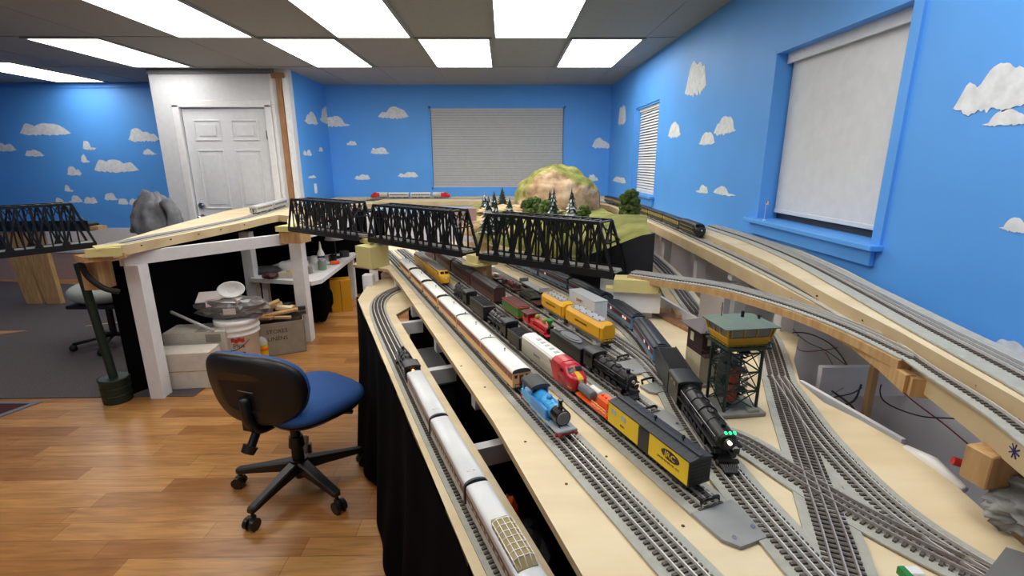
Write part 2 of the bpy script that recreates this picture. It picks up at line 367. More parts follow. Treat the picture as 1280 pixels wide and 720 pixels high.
# ------------------------------------------------------------ door
d1 = struct(B().box((-2.99, YD+.045, 1.03), (.885, .04, 2.04)).build('door_1', 'door_white'))
b = B(); yy = YD+.022
for sx in (-1, 1):
    xc = -2.99+sx*.2
    for zc, hh in ((1.83, .2), (1.31, .62), (.55, .66)):
        for (dx, dz, wx, wz) in ((0, hh/2, .27, .014), (0, -hh/2, .27, .014), (-.135, 0, .014, hh+.014), (.135, 0, .014, hh+.014)):
            b.box((xc+dx, yy, zc+dz), (wx, .012, wz), bev=.004)
        b.box((xc, yy, zc), (.19, .010, hh-.08), bev=.004)
b.build('door_panel', 'door_white', d1)
b = B()
for c, d in (((-3.475, YD-.008, 1.04), (.07, .02, 2.09)), ((-2.505, YD-.008, 1.04), (.07, .02, 2.09)), ((-2.99, YD-.008, 2.095), (1.04, .02, .07))): b.box(c, d, bev=.006)
b.build('door_casing', 'white_paint', d1)
b = B()
for z in (1.03, .90):
    b.cyl((-3.375, YD+.025, z), (-3.375, YD+.0, z), .032, n=18)
b.cyl((-3.375, YD+.0, .90), (-3.375, YD-.04, .90), .013, n=12).ball((-3.375, YD-.055, .90), .028)
b.cyl((-3.375, YD, 1.03), (-3.375, YD-.012, 1.03), .02, n=14)
b.build('door_handle', 'chrome', d1)
b = B()
for z in (1.78, 1.05, .25): b.box((-2.545, YD+.012, z), (.02, .03, .09))
b.build('hinge', 'chrome', d1)
ramp_mat('raw_wood', [(.3, (140, 98, 66)), (.7, (168, 124, 88))], 8, .7, bump=.1, stretch=(8, 8, 1))
struct(B().box((-2.355, YD-.012, 1.2), (.058, .02, 2.4)).box((-2.355, YD-.02, 2.37), (.13, .03, .05)).cyl((-2.35, YD-.022, 1.13), (-2.35, YD-.026, 1.13), .012).build('trim_4', 'raw_wood'))
struct(B().box((-2.30, YD-.01, 1.2), (.03, .03, 2.3)).box((-2.44, YD-.006, 1.2), (.03, .02, 2.4)).build('trim_5', 'white_paint'))
struct(B().box((-3.05, YD-.01, 2.415), (1.3, .03, .05)).build('trim_6', 'mid_gray'))
sw = tag(B().box((XD1+.006, 6.0, 1.19), (.008, .07, .115), bev=.002).box((XD1+.012, 6.0, 1.19), (.01, .012, .03)).build('light_switch', 'white_plastic'), 'white wall switch plate on the blue nook wall right of the door', 'switch')

# ------------------------------------------------------------ ceiling troffers
def troffer(col, row, label):
    x = GX0+GP*(col+.5); y = GY0+1.22*(row+.5)
    t = root('ceiling_light', label, 'ceiling light', (x, y, CH-.004), 0, 'fluorescent ceiling panels')
    b = B(); wx, wy, k = .61, 1.22, .028
    for c, d in (((-(wx-k)/2, 0, -.004), (k, wy-.02, .008)), (((wx-k)/2, 0, -.004), (k, wy-.02, .008)), ((0, -(wy-k)/2, -.004), (wx, k, .008)), ((0, (wy-k)/2, -.004), (wx, k, .008))): b.box(c, d)
    b.build('frame', 'grid_white', t)
    B().box((0, 0, -.003), (wx-2*k, wy-2*k, .004)).build('diffuser', 'lamp_panel', t)
troffer(0, 0, 'ceiling panel light directly before the back wall window, middle of the far row')
troffer(-2, 0, 'ceiling panel light of the far row just right of the white door')
troffer(2, 0, 'ceiling panel light of the far row nearest the right blue wall')
troffer(-5, 0, 'slanting ceiling panel light left of the white door wall')
troffer(-3, -1, 'large ceiling panel light at top, leftmost of the near row')
troffer(-1, -1, 'large ceiling panel light at top, middle of the near row')
troffer(1, -1, 'large ceiling panel light at top, right one of the near row')
troffer(-7.62, .77, 'ceiling panel light at the far left shining on the blue cloud wall')
troffer(-2, -3, 'ceiling panel light behind the photographer on the left')
troffer(0, -3, 'ceiling panel light above and behind the photographer')
troffer(2, -3, 'ceiling panel light behind the photographer near the right wall')
troffer(-5, -3, 'ceiling panel light behind the photographer over the left side')
troffer(-3, -5, 'ceiling panel light far behind the photographer')
# ------------------------------------------------------------ yard frame: s runs away from the viewer along the tracks, n across to the right
_A = math.atan(.385); ES = Vector((-sin(_A), cos(_A))); EN = Vector((cos(_A), sin(_A))); YO = Vector((.286, .605))
def yn(s, n, z=0.0): p = YO + ES*s + EN*n; return (p.x, p.y, z)
def beam(b, p, q, w_, z0, z1, m=0):
    p = Vector((*p, 0)); q = Vector((*q, 0)); d = (q-p).normalized(); R = Matrix((d, (-d.y, d.x, 0), (0, 0, 1))).transposed()
    return b.box((p+q)/2+Vector((0, 0, (z0+z1)/2)), ((q-p).length, w_, z1-z0), m, R=R)
ZD = .87; ZL = .79; ZU = 1.05; ZR = 1.09
def spline(P, step=.03):     # Catmull-Rom through 3D points, resampled
    P = [Vector(p) for p in P]
    if len(P) == 2: Q = [P[0]+(P[1]-P[0])*i/40 for i in range(41)]
    else:
        Q = []; E = [2*P[0]-P[1]] + P + [2*P[-1]-P[-2]]
        for i in range(1, len(E)-2):
            a, b_, c, d = E[i-1:i+3]
            for k in range(24):
                t = k/24; Q.append(.5*((2*b_)+(-a+c)*t+(2*a-5*b_+4*c-d)*t*t+(-a+3*b_-3*c+d)*t**3))
        Q.append(P[-1])
    out = [Q[0]]; acc = 0
    for a, b_ in zip(Q, Q[1:]):
        L = (b_-a).length
        while L > 0 and acc+L >= step:
            t = (step-acc)/L; a = a+(b_-a)*t; out.append(a.copy()); L = (b_-a).length; acc = 0
        acc += L
    if (out[-1]-Q[-1]).length > 1e-4: out.append(Q[-1])
    return out
def frames(Q):
    F = []
    for i, q in enumerate(Q):
        d = Q[min(i+1, len(Q)-1)]-Q[max(i-1, 0)]; d = Vector((d.x, d.y, 0)).normalized(); F.append((q, d, Vector((-d.y, d.x, 0))))
    return F
def ribbon(b, F, o0, o1, h0, h1, m=0):
    secs = [[q+n*o0+Vector((0, 0, h0)), q+n*o1+Vector((0, 0, h0)), q+n*o1+Vector((0, 0, h1)), q+n*o0+Vector((0, 0, h1))] for q, d, n in F]
    b.loft(secs, m, smooth=False); return b
TN = 0
def track(label, P, bed=.046, rail='rail_steel', group=None, gauge=.0175, tie=.0285, name='railroad_track', bedh=.004, tiestep=.0118):
    global TN
    TN += 1; P = [(p[0], p[1], p[2]+.00025*(TN % 7)) for p in P]
    t = root(name, label, 'model train track', P[0], 0, group); off = Vector(P[0])
    F = [(q-off, d, n) for q, d, n in frames(spline([Vector(p) for p in P], .03))]
    if bed: ribbon(B(), F, -bed, bed, 0.0006, bedh).build('roadbed', 'roadbed', t)
    b = B()
    for q, d, n in frames(spline([Vector(p) for p in P], tiestep)):
        q = q-off; R = Matrix((d, n, (0, 0, 1))).transposed(); b.box(q+Vector((0, 0, bedh+.0018)), (.0052, 2*tie, .0036), R=R)
    tag(b.build('crossties', 'tie', t), kind='stuff')
    for o in (-gauge, 0, gauge): ribbon(B(), F, o-.0013, o+.0013, bedh+.003, bedh+.0095).build('rail', rail, t)
    return t
RT = .0135     # rail top above the deck
# ------------------------------------------------------------ yard table
yt = root('layout_table', 'long cream plywood train yard table carrying the parallel tracks', 'table', (0, 0, 0))
DECK = [yn(-.45, -.175)[:2], yn(.057, -.153)[:2], yn(.559, -.122)[:2], yn(2.1, -.10)[:2], yn(2.47, -.105)[:2], (-.95, 3.02), (-1.0, 3.9), (.72, 3.9), (.80, 2.4), (.80, 1.95), (1.045, 1.84), (1.07, 1.66), (.93, 1.45), (.853, 1.287), (.846, 1.166), (.877, 1.074), (.906, .929), (.86, .66), (.80, .30), (.55, .12)]
b = B(); b.prism(DECK, ZD-.018, ZD-.0004, m=1, mtop=0); b.build('tabletop', ['plywood', 'plywood_edge'], yt)
b = B()
for s in (-.1, .35, .85, 1.35, 1.85, 2.35):
    p0 = Vector(yn(s, -.085)); p1 = Vector(yn(s, .42)); d = (p1-p0).normalized(); R = Matrix((d, (-d.y, d.x, 0), (0, 0, 1))).transposed()
    bb = B(); bb.box((p0+p1)/2+Vector((0, 0, ZD-.0655)), ((p1-p0).length, .038, .094), R=R); bb.build('joist', 'white_paint', yt)
for (x, y) in ((.12, 1.35), (-.32, 2.35), (.66, 1.0), (.6, 2.4), (-.8, 3.3), (.3, .35)):
    B().box((x, y, (ZD-.114)/2), (.085, .085, ZD-.114)).build('table_leg', 'white_paint', yt)
mat('knot', (90, 70, 50), .8)
b = B()
for s, n in ((.92, -.10), (.45, -.085), (.28, -.07), (1.6, -.06), (.75, -.08), (.02, -.1), (.1, .065), (.33, .055), (.6, .07), (-.02, .24)):
    p = yn(s, n, ZD); b.cyl((p[0], p[1], ZD-.001), (p[0], p[1], ZD+.0006), .0032, n=10)
b.build('screw_heads', 'knot', yt)

# lower shelf with the silver train
ot = root('layout_table', 'narrow lower plywood shelf along the table front with black cloth skirt', 'table', (0, 0, 0))
OD = [yn(-.45, -.273)[:2], yn(.283, -.286)[:2], yn(.941, -.295)[:2], yn(2.14, -.312)[:2], yn(2.42, -.24)[:2], yn(2.62, -.1)[:2], yn(2.6, .12)[:2], yn(2.2, .12)[:2], yn(1.98, -.02)[:2], yn(1.80, -.168)[:2], yn(.885, -.163)[:2], yn(.168, -.155)[:2], yn(-.45, -.146)[:2]]
B().prism(OD, ZL-.016, ZL-.0004, m=1, mtop=0).build('shelf_board', ['plywood', 'plywood_edge'], ot)
b = B()
for s in (.12, .62, 1.15, 1.72):
    p0 = Vector(yn(s, -.27)); p1 = Vector(yn(s, -.06)); d = (p1-p0).normalized(); R = Matrix((d, (-d.y, d.x, 0), (0, 0, 1))).transposed()
    B().box((p0+p1)/2+Vector((0, 0, ZL-.045)), ((p1-p0).length, .03, .055), R=R).build('shelf_bracket', 'white_paint', ot)
# cloth skirt: hangs from the outer edge of the lower shelf
mat('black_cloth', (7, 7, 10), 1.0, var=.3, scale=8, spec=.05)
def drape(name, top, zt, zb, mt, parent=None, amp=.02, flare=.05, seed=1, waves=26):
    top = [Vector((p[0], p[1], 0)) for p in top]; F = frames(spline(top, .012)); b = B(); rows = 16; rng = random.Random(seed)
    ph = [rng.uniform(0, 6.28) for _ in range(4)]
    secs = []
    for j in range(rows+1):
        t = j/rows; ring = []
        for i, (q, d, n) in enumerate(F):
            u = i/len(F)*waves
            off = (sin(u*2.1+ph[0]+t)+.6*sin(u*4.3+ph[1]-t*1.5)+.4*sin(u*.9+ph[2]))*amp*(.15+t)+flare*t**1.5
            ring.append(q+n*off+Vector((0, 0, zt+(zb-zt)*t + (.012*sin(u*1.3+ph[3]) if j == rows else 0))))
        secs.append(ring)
    n_ = len(secs[0]); vs = [p for q in secs for p in q]
    vs2 = [v + Vector((0.003*0, 0, 0)) - F[i % n_][2]*.003 for i, v in enumerate(vs)]
    fs = [(j*n_+i, (j+1)*n_+i, (j+1)*n_+i+1, j*n_+i+1) for j in range(rows) for i in range(n_-1)]
    b.add(vs, fs, 0, True); b.add(vs2, [f[::-1] for f in fs], 0, True)
    return b.build(name, mt, parent)
drape('cloth_skirt', [yn(-.5, -.276), yn(.283, -.290), yn(.941, -.299), yn(2.10, -.317), yn(2.2, -.29), yn(2.45, -.17)], ZL-.002, .02, 'black_cloth', ot, amp=.018, flare=.05, seed=4, waves=15)

beam(B(), yn(-.4, -.03)[:2], yn(2.3, -.02)[:2], .01, .02, ZD-.12).build('gap_blackout', 'black_cloth', yt)  # added black sheet that keeps the space under the table dark
# white post under the yellow pier, with dark netting behind
tag(B().box((-.805, 2.83, .425), (.06, .06, .85), bev=.003).build('support_post', 'white_paint'), 'white square post under the pale yellow bridge pier behind the lower curve', 'post')
# pale yellow piers
pr_ = root('bridge_pier', 'tall pale yellow foam pier standing on the table end between first and second bridge', 'bridge pier', (0, 0, 0), 0)
B().prism([(-0.91, 2.962), (-0.792, 2.866), (-0.718, 3.005), (-.80, 3.14)], ZD, 1.0).build('pier_block', 'yellow_foam', pr_)
B().prism([(-0.914, 3.081), (-0.823, 2.986), (-0.792, 3.077), (-.86, 3.12)], 1.0, 1.028).build('pier_cap', 'yellow_foam', pr_)
p2 = root('bridge_pier', 'wooden block pier with pale yellow cap between second and third bridge', 'bridge pier', (-.12, 2.48, 0))
B().box((0, 0, (ZD+.985)/2), (.085, .085, .985-ZD), R=Matrix.Rotation(-.3, 3, 'Z')).build('pier_block', 'pine', p2)
B().prism([(-.095, -.03), (-.02, -.10), (.085, -.045), (.03, .05)], .985, .997).prism([(-.075, -.035), (-.015, -.085), (.05, -.03), (-.01, .03)], .997, 1.035).build('pier_cap', 'yellow_foam', p2)
p3 = root('bridge_pier', 'pale yellow rectangular block at the right end of the third bridge', 'bridge pier', (.52, 1.90, 0))
B().prism([(-.085, -.015), (.085, -.055), (.12, .045), (-.06, .07)], .985, 1.036).prism([(-.11, .01), (-.085, -.01), (-.06, .05), (-.1, .05)], .985, .997).build('pier_block', 'yellow_foam', p3)
B().prism([(-.08, .0), (.10, -.04), (.11, .04), (-.06, .06)], .9, .985).build('pier_base', 'white_paint', p3)
p4 = root('bridge_pier', 'pale yellow block on the wood bracket at the left end of the first bridge', 'bridge pier', (-1.62, 3.72, 0))
B().prism([(-.09, -.05), (.03, -.07), (.08, .07), (-.05, .09)], .99, 1.03).build('pier_block', 'yellow_foam', p4)
B().prism([(-.07, -.04), (.09, -.05), (.12, .07), (-.05, .08)], .90, .99).build('pier_base', 'pine', p4)

# ------------------------------------------------------------ truss bridges
def truss_bridge(A, C, W, label, H=.215, n=12, ins=.075):
    A = Vector((*A, 0)); C = Vector((*C, 0)); d = (C-A); L = d.length; rz = atan2(d.y, d.x); zb = 1.03
    t = root('truss_bridge', label, 'model bridge', (A.x, A.y, zb), rz, 'black model truss bridges')
    r = .0042
    def bar(b, p, q, wd=r): 
        p = Vector(p); q = Vector(q); b.cyl(p, q, wd*1.4, n=4)
    for y in (0, W):
        b = B(); b.box((L/2, y, .004), (L, .012, .032)); b.box((L/2, y, H), (L-2*ins, .013, .014))
        xs = [ins+(L-2*ins)*i/n for i in range(n+1)]
        bar(b, (0.004, y, .012), (ins, y, H), .0055); bar(b, (L-.004, y, .012), (L-ins, y, H), .0055)
        for i, x in enumerate(xs):
            bar(b, (x, y, .01), (x, y, H), .005 if i % 2 else .0034)
            if i % 2: b.add([(x-.02, y-.004, .017), (x+.02, y-.004, .017), (x+.006, y-.004, .05), (x-.006, y-.004, .05), (x-.02, y+.004, .017), (x+.02, y+.004, .017), (x+.006, y+.004, .05), (x-.006, y+.004, .05)], [(0, 1, 2, 3), (7, 6, 5, 4), (0, 3, 7, 4), (1, 5, 6, 2), (3, 2, 6, 7)], 0)
        for i in range(n):
            if i % 2 == 0: bar(b, (xs[i], y, H), (xs[i+1], y, .02), .004); bar(b, (xs[i], y, H*.5), (xs[i+1], y, H), .0022)
            else: bar(b, (xs[i], y, .02), (xs[i+1], y, H), .004); bar(b, (xs[i], y, H), (xs[i+1], y, H*.5), .0022)
        b.build('side_truss', 'black_metal', t)
    b = B()
    for i, x in enumerate(xs):
        b.box((x, W/2, H), (.009, W, .007))
        if i < n: 
            bar(b, (x, 0, H), (xs[i+1], W, H), .002); bar(b, (x, W, H), (xs[i+1], 0, H), .002)
    for x0, x1 in ((ins, ins*.45), (L-ins, L-ins*.45)):
        z1 = H*.62; b.box((x1, W/2, z1), (.006, W, .006)); bar(b, (x0, 0, H), (x1, W, z1), .0025); bar(b, (x0, W, H), (x1, 0, z1), .0025)
    b.build('top_bracing', 'black_metal', t)
    b = B()
    for i in range(int(L/.05)+1): b.box((min(L-.005, .005+i*.05), W/2, .0), (.008, W, .014))
    b.build('floor_beams', 'black_metal', t)
    B().box((L/2, W/2, .0095), (L, .062, .005)).build('track_board', 'roadbed', t)
    b = B()
    for i in range(int(L/.0118)): b.box((.008+i*.0118, W/2, .0135), (.0052, .055, .003))
    tag(b.build('crossties', 'tie', t), kind='stuff')
    for o in (-.0175, 0, .0175): B().box((L/2, W/2+o, .018), (L, .0026, .006)).build('rail', 'rail_steel', t)
    return t
truss_bridge((-1.529, 3.485), (-0.903, 3.019), .125, 'leftmost of the three connected black truss bridges, beside the workbench')
truss_bridge((-0.832, 2.984), (-0.219, 2.461), .125, 'middle one of the three connected black truss bridges over the yard')
truss_bridge((-0.139, 2.415), (0.449, 1.965), .125, 'right one of the three connected black truss bridges, in front of the mountain')
LB1 = truss_bridge((-2.82, 2.14), (-2.36, 2.84), .125, 'black truss bridge at the far left edge ending at a yellow cap', n=12, H=.24)
gb_ = root('girder_bridge', 'long black girder bridge piece seen behind the far left truss bridge', 'model bridge', (-5.3, 5.25, .80))
B().box((0, 0, .035), (1.9, .14, .07)).box((0, -.07, .06), (1.9, .012, .10)).build('girder', 'black_metal', gb_)
B().box((.97, .0, .03), (.14, .12, .035)).build('wood_end', 'pine', gb_)
b = B()
for i in range(60): b.box((-.93+i*.0315, 0, .074), (.014, .13, .008))
tag(b.build('crossties', 'tie', gb_), kind='stuff')

# ------------------------------------------------------------ left layout table
lt = root('layout_table', 'white framed left layout table with curved plywood track board and black backdrop', 'table', (0, 0, 0))
LBF = [(-2.30, 2.70), (-2.20, 2.74), (-2.185, 3.0), (-2.14, 3.385), (-2.085, 3.88), (-2.08, 4.28), (-2.05, 4.5), (-1.92, 4.42), (-1.80, 4.1), (-1.70, 3.86), (-1.66, 3.80), (-1.56, 3.88), (-1.60, 4.1), (-1.66, 4.5), (-1.6, 5.0), (-1.75, 5.45), (-1.5, 5.75), (-1.5, 6.2), (-2.2, 6.3), (-2.25, 5.48), (-2.75, 5.46), (-2.75, 4.9), (-2.62, 4.2), (-2.50, 3.6), (-2.38, 3.1)]
B().prism(LBF, .972, ZU-.02, m=1, mtop=0).build('track_board', ['plywood', 'fascia_ply'], lt)
beam(B(), (-2.31, 2.94), (-1.69, 3.72), .035, .885, .965).build('apron', 'white_paint', lt)
beam(B(), (-1.69, 3.72), (-1.5, 4.9), .035, .885, .965).build('apron', 'white_paint', lt)
beam(B(), (-2.31, 2.94), (-2.85, 4.6), .035, .885, .965).build('apron', 'white_paint', lt)
B().box((-2.27, 2.985, .4425), (.085, .085, .885)).build('table_leg', 'white_paint', lt)
B().box((-1.71, 4.02, .45), (.095, .095, .90)).build('table_leg', 'white_paint', lt)
B().box((-2.28, 4.33, .45), (.085, .085, .90)).build('table_leg', 'white_paint', lt)
B().box((-1.35, 4.95, .5), (.07, .07, 1.0)).build('table_leg', 'white_paint', lt)
B().box((-2.75, 4.6, .45), (.085, .085, .90)).build('table_leg', 'white_paint', lt)
B().prism([(-2.42, 2.74), (-2.30, 2.66), (-2.18, 2.80), (-2.28, 3.0)], .96, .992).build('end_block', 'pine', lt)
B().prism([(-2.32, 2.76), (-2.22, 2.66), (-2.16, 2.80), (-2.27, 2.86)], 1.031, 1.040).prism([(-2.28, 2.655), (-2.13, 2.72), (-2.15, 2.745), (-2.28, 2.69)], .99, 1.036).build('end_cap', 'yellow_foam', lt)
beam(B(), (-2.40, 3.16), (-2.62, 5.0), .02, .02, .95).build('backdrop', 'black_cloth', lt)
b = B(); beam(b, (-2.36, 3.16), (-2.45, 2.98), .012, .02, .90); b.build('side_cloth', 'black_cloth', lt)
b = B(); beam(b, (-2.62, 5.0), (-1.4, 5.72), .02, .02, .95); b.build('backdrop', 'black_cloth', lt)
b = B()
for i, (x, y) in enumerate(((-2.19, 2.95), (-2.165, 3.18), (-2.13, 3.42), (-2.11, 3.66), (-2.085, 3.95))): b.box((x+.004, y, 1.01), (.006, .01, .008))
b.build('screw_heads', 'knot', lt)

# workbench shelf in the corner under the left table
wbn = root('workbench', 'white L-shaped workbench shelf with clutter under the first bridge', 'workbench', (0, 0, 0))
B().prism([(-2.25, 4.24), (-1.66, 4.10), (-1.60, 4.18), (-1.66, 5.42), (-1.76, 5.62), (-2.2, 5.5), (-2.35, 4.6)], .465, .50).build('bench_top', 'white_paint', wbn)
B().box((-1.72, 5.4, .232), (.06, .06, .465)).build('bench_leg', 'white_paint', wbn)
B().box((-2.2, 4.4, .232), (.05, .05, .465)).build('bench_leg', 'white_paint', wbn)

# ------------------------------------------------------------ back and right upper shelves
us = root('layout_shelf', 'upper plywood shelf running along the right wall and back wall below the windows', 'shelf', (0, 0, 0))
SH = [(-1.5, 5.75), (-1.2, 5.78), (-.4, 5.80), (.4, 5.72), (.95, 5.5), (1.09, 5.1), (1.09, 4.3), (1.08, 3.7), (1.06, 2.9), (1.04, 2.4), (1.01, 1.8), (.985, 1.45), (.94, 1.06), (.88, .82), (.80, .55), (.70, .3), (1.0, .2), (1.04, .5), (1.10, .92), (1.20, 1.33), (1.30, 1.7), (1.385, 2.2), (1.385, 6.64), (-2.2, 6.64), (-2.2, 6.3), (-1.5, 6.2)]
b = B(); b.prism(SH, ZU-.055, ZU-.0004, m=1, mtop=0); b.build('shelf_board', ['plywood', 'fascia_ply'], us)
RS = [(1.16, 2.95), (1.135, 2.53), (1.086, 1.958), (.995, 1.409), (.955, 1.1), (.89, .76), (.80, .45), (.98, .35), (1.067, .8), (1.16, 1.27), (1.30, 1.8), (1.385, 2.25), (1.385, 3.1)]
b = B(); b.prism(RS, ZU, ZR-.0004, m=1, mtop=0); b.build('raised_board', ['plywood', 'fascia_ply'], us)
b = B()
for x, y, z, c in ((.958, 1.13, 1.023, 0), (.925, .985, 1.03, 0), (.905, .90, 1.015, 0), (1.03, 1.95, 1.02, 0), (1.0, 1.62, 1.03, 0), (1.04, 2.3, 1.02, 0), (1.05, 2.6, 1.03, 0), (.985, 1.46, 1.02, 0)):
    b.ball((x-.0, y, z), .004, n=8, k=5)
for x, y in ((1.04, 1.66), (1.005, 1.5), (.975, 1.25), (.95, 1.05), (.925, .92), (.91, .85)): b.ball((x, y, 1.07), .0035, n=8, k=5)
b.build('screw_heads', 'knot', us)
mat('ink_blue', (40, 44, 110), .8)
b = B()
for a in (0, 45, 90, 135): b.box((.846, .705, 1.022), (.002, .026, .0022), R=Matrix.Rotation(-.33, 3, 'Z') @ Matrix.Rotation(radians(a+8), 3, 'X'))
b.build('ink_mark', 'ink_blue', us)
for (x, y) in ((1.15, 4.4), (1.15, 3.4), (1.13, 2.75), (1.10, 2.2), (1.06, 1.75)):
    B().box((x+.05, y, .975), (.20, .045, .04)).build('shelf_bracket', 'white_paint', us)
    B().box((x, y, .65), (.05, .05, .61)).build('shelf_leg', 'white_paint', us)
for x in (-1.2, -.3, .6): B().box((x, 5.95, .5), (.06, .06, .99)).build('shelf_leg', 'white_paint', us)
B().box((1.30, 3.6, .52), (.02, 6.0, .93)).build('back_panel', 'gray_paint', us)
mat('gray_floor_paint', (222, 222, 228), .8)
B().prism([(.95, .35), (1.29, .35), (1.29, 6.0), (.80, 6.0), (.80, 2.2), (.93, 1.5)], .50, .52).build('pit_shelf', 'gray_floor_paint', us)
B().box((0.2, 6.1, .55), (2.9, .02, .88)).build('back_panel', 'gray_paint', us)
mat('sky_panel', (168, 200, 226), .8)
B().box((-1.0, 5.74, .95), (1.7, .01, .09)).build('sky_strip', 'sky_panel', us)
B().box((-1.0, 5.74, .65), (1.7, .01, .5)).build('back_panel', 'gray_paint', us)

# curved branch from the third bridge to the right shelf
br = root('branch_ramp', 'narrow curved plywood branch running from the third bridge to the right shelf', 'ramp', (0, 0, 0))
BP = [(.53, 1.955, ZU-.008), (.65, 1.845, ZU-.006), (.79, 1.69, ZU), (.88, 1.51, ZU), (.925, 1.35, ZU), (.945, 1.2, ZU), (.945, 1.02, ZU)]
F = frames(spline(BP, .03))
b = B(); ribbon(b, [f for f in F], -.05, .05, -.022, .0002); b.build('branch_board', 'pine', br)
B().box((.912, .975, 1.007), (.035, .022, .042), R=Matrix.Rotation(-.35, 3, 'Z')).build('end_block', 'pine', br)
b = B(); P = [(.875, 1.62), (.905, 1.45), (.925, 1.32), (.925, 1.20), (.915, 1.08), (.90, .985)]
b.loft([[(x-.012, y, 1.03-.0-k), (x+.012, y, 1.03-k), (x+.012, y, 1.03), (x-.012, y, 1.03)] for (x, y), k in zip(P, (.004, .008, .012,   .018, .03, .042))], 0, smooth=False); b.build('support_rib', 'pine', br)
for n_, (x, y) in (('ramp_post', (.52, 1.90)),): pass
tag(B().box((.80, 1.80, .95), (.085, .03, .155), R=Matrix.Rotation(-.5, 3, 'Z')).build('support_post', 'white_paint'), 'white board post under the curved branch just left of the tower roof', 'post')
tag(B().box((.60, 1.99, .93), (.03, .03, .12)).build('support_post', 'white_paint'), 'short white post next to the pale yellow block right end', 'post')
# white panel under the third bridge end
tag(beam(B(), (.42, 2.06), (.60, 1.90), .012, ZD, 1.0).build('side_panel', 'white_paint'), 'white plywood panel standing below the pale yellow block behind the blue train', 'panel')
# descending lower board behind the tower
lw = root('layout_shelf', 'low plywood board with a track between the white panel and the right shelf', 'shelf', (0, 0, 0))
LP = [(.93, 3.9, .925), (.91, 3.1, .925), (.865, 2.5, .92), (.80, 2.1, .91), (.775, 1.85, .895)]
F = frames(spline(LP, .04)); b = B(); ribbon(b, F, -.085, .06, -.06, 0); b.build('shelf_board', 'fascia_ply', lw)
LPANEL = beam(B(), (.685, 2.10), (.735, 1.72), .014, ZD, .915); tag(LPANEL.build('side_panel', 'white_paint'), 'low white-edged gray panel beside the descending track right of the blue train', 'panel')
tag(B().prism([(.60, 2.02), (.68, 2.0), (.72, 1.78), (.69, 1.70)], ZD, ZD+.012).build('board_strip', 'raw_wood'), 'dark brown flat board lying beside the low white-edged panel', 'board')
b = B(); beam(b, (.863, 1.30), (.915, .985), .012, ZD-.10, ZD+.001); tag(b.build('side_panel', 'white_paint'), 'white-edged board along the right edge of the yard beside the wires', 'panel')
tag(beam(B(), (1.0, 1.42), (1.28, 1.42), .02, .76, .86).build('cross_beam', 'white_paint'), 'white cross beam in the gray pit under the wires', 'beam')
tag(B().box((1.10, 1.33, .76), (.018, .018, .48)).build('support_stick', 'pine'), 'thin upright wooden stick in the gray pit among the wires', 'stick')

# ------------------------------------------------------------ tracks
T0 = track('track on the lower shelf under the silver passenger train, curving right at its far end', [yn(-.4, -.212, ZL), yn(.1, -.222, ZL), yn(.6, -.236, ZL), yn(1.2, -.243, ZL), yn(1.75, -.245, ZL), yn(2.0, -.225, ZL), yn(2.17, -.165, ZL), yn(2.28, -.07, ZL), yn(2.33, .06, ZL)], bed=.04)
N1 = lambda s: 0.0 - .011*max(0, s-.3); N2 = lambda s: .143 - .021*s; N3 = lambda s: .262 - .016*s; N4 = lambda s: .392 - .006*s
SS = (-.35, .1, .6, 1.1, 1.6, 2.1, 2.6, 3.1)
T1 = track('straight track under the white-roofed coaches and the blue tank engine', [yn(s, N1(s), ZD) for s in SS])
T2 = track('track ending at a bumper in front of the yellow and black boxcar', [yn(s, N2(s), ZD) for s in (.115, .4, .8, 1.2, 1.7, 2.2, 2.7, 3.1)])
T3 = track('track ending at a bumper under the brown coaches and the green and red old-time engine', [yn(s, N3(s), ZD) for s in (.44, .8, 1.2, 1.7, 2.2, 2.7, 3.1)])
T4 = track('track ending at a bumper under the yellow covered tank cars', [yn(s, N4(s), ZD) for s in (.75, 1.2, 1.7, 2.2, 2.7)])
T6P = [yn(-.42, .085, ZD), yn(-.077, .176, ZD), yn(.17, .245, ZD), yn(.40, .335, ZD), yn(.64, .452, ZD), yn(.93, .572, ZD), yn(1.234, .632, ZD), yn(1.566, .645, ZD), yn(1.9, .64, ZD), yn(2.3, .62, ZD)]
T6 = track('long curved track under the blue passenger cars and large black steam engine', T6P)
T5P = [yn(.55, .40, ZD+.0004), yn(.75, .455, ZD), yn(1.0, .475, ZD), yn(1.3, .478, ZD), yn(1.8, .47, ZD), yn(2.4, .46, ZD)]
T5 = track('siding beside the blue train under the flat cars and the white container', T5P, bed=.044)
R3 = track('track passing behind the tower and crossing the diagonal track in front', [(.98, 1.78, ZD), (.935, 1.62, ZD), (.80, 1.30, ZD), (.725, 1.12, ZD), (.655, .94, ZD), (.60, .80, ZD), (.552, .68, ZD), (.51, .58, ZD), (.45, .42, ZD)], rail='rail_dark')
R4 = track('outer curved track nearest the rock at the right', [(.80, 1.31, ZD+.0005), (.76, 1.15, ZD+.0005), (.725, 1.0, ZD), (.705, .85, ZD), (.705, .72, ZD), (.74, .60, ZD), (.80, .48, ZD)])
R2 = track('diagonal track crossing in front of the large black steam engine', [yn(.33, .33, ZD+.0008), (.54, .965, ZD+.0008), (.60, .815, ZD+.0008), (.66, .70, ZD+.0008), (.73, .60, ZD+.0008), (.81, .50, ZD+.0008)], rail='rail_dark')
BR = track('track on the curved branch leading to the right shelf', [(*p[:2], p[2]) for p in BP], bed=.044)
FT = track('front track of the right upper shelf behind the black diesel train', [(.40, 6.0, ZU), (.9, 5.75, ZU), (1.15, 5.3, ZU), (1.165, 4.5, ZU), (1.165, 3.6, ZU), (1.13, 2.75, ZU), (1.10, 2.15, ZU), (1.05, 1.6, ZU), (.995, 1.2, ZU), (.935, .95, ZU), (.89, .74, ZU), (.80, .5, ZU)], bed=.047)
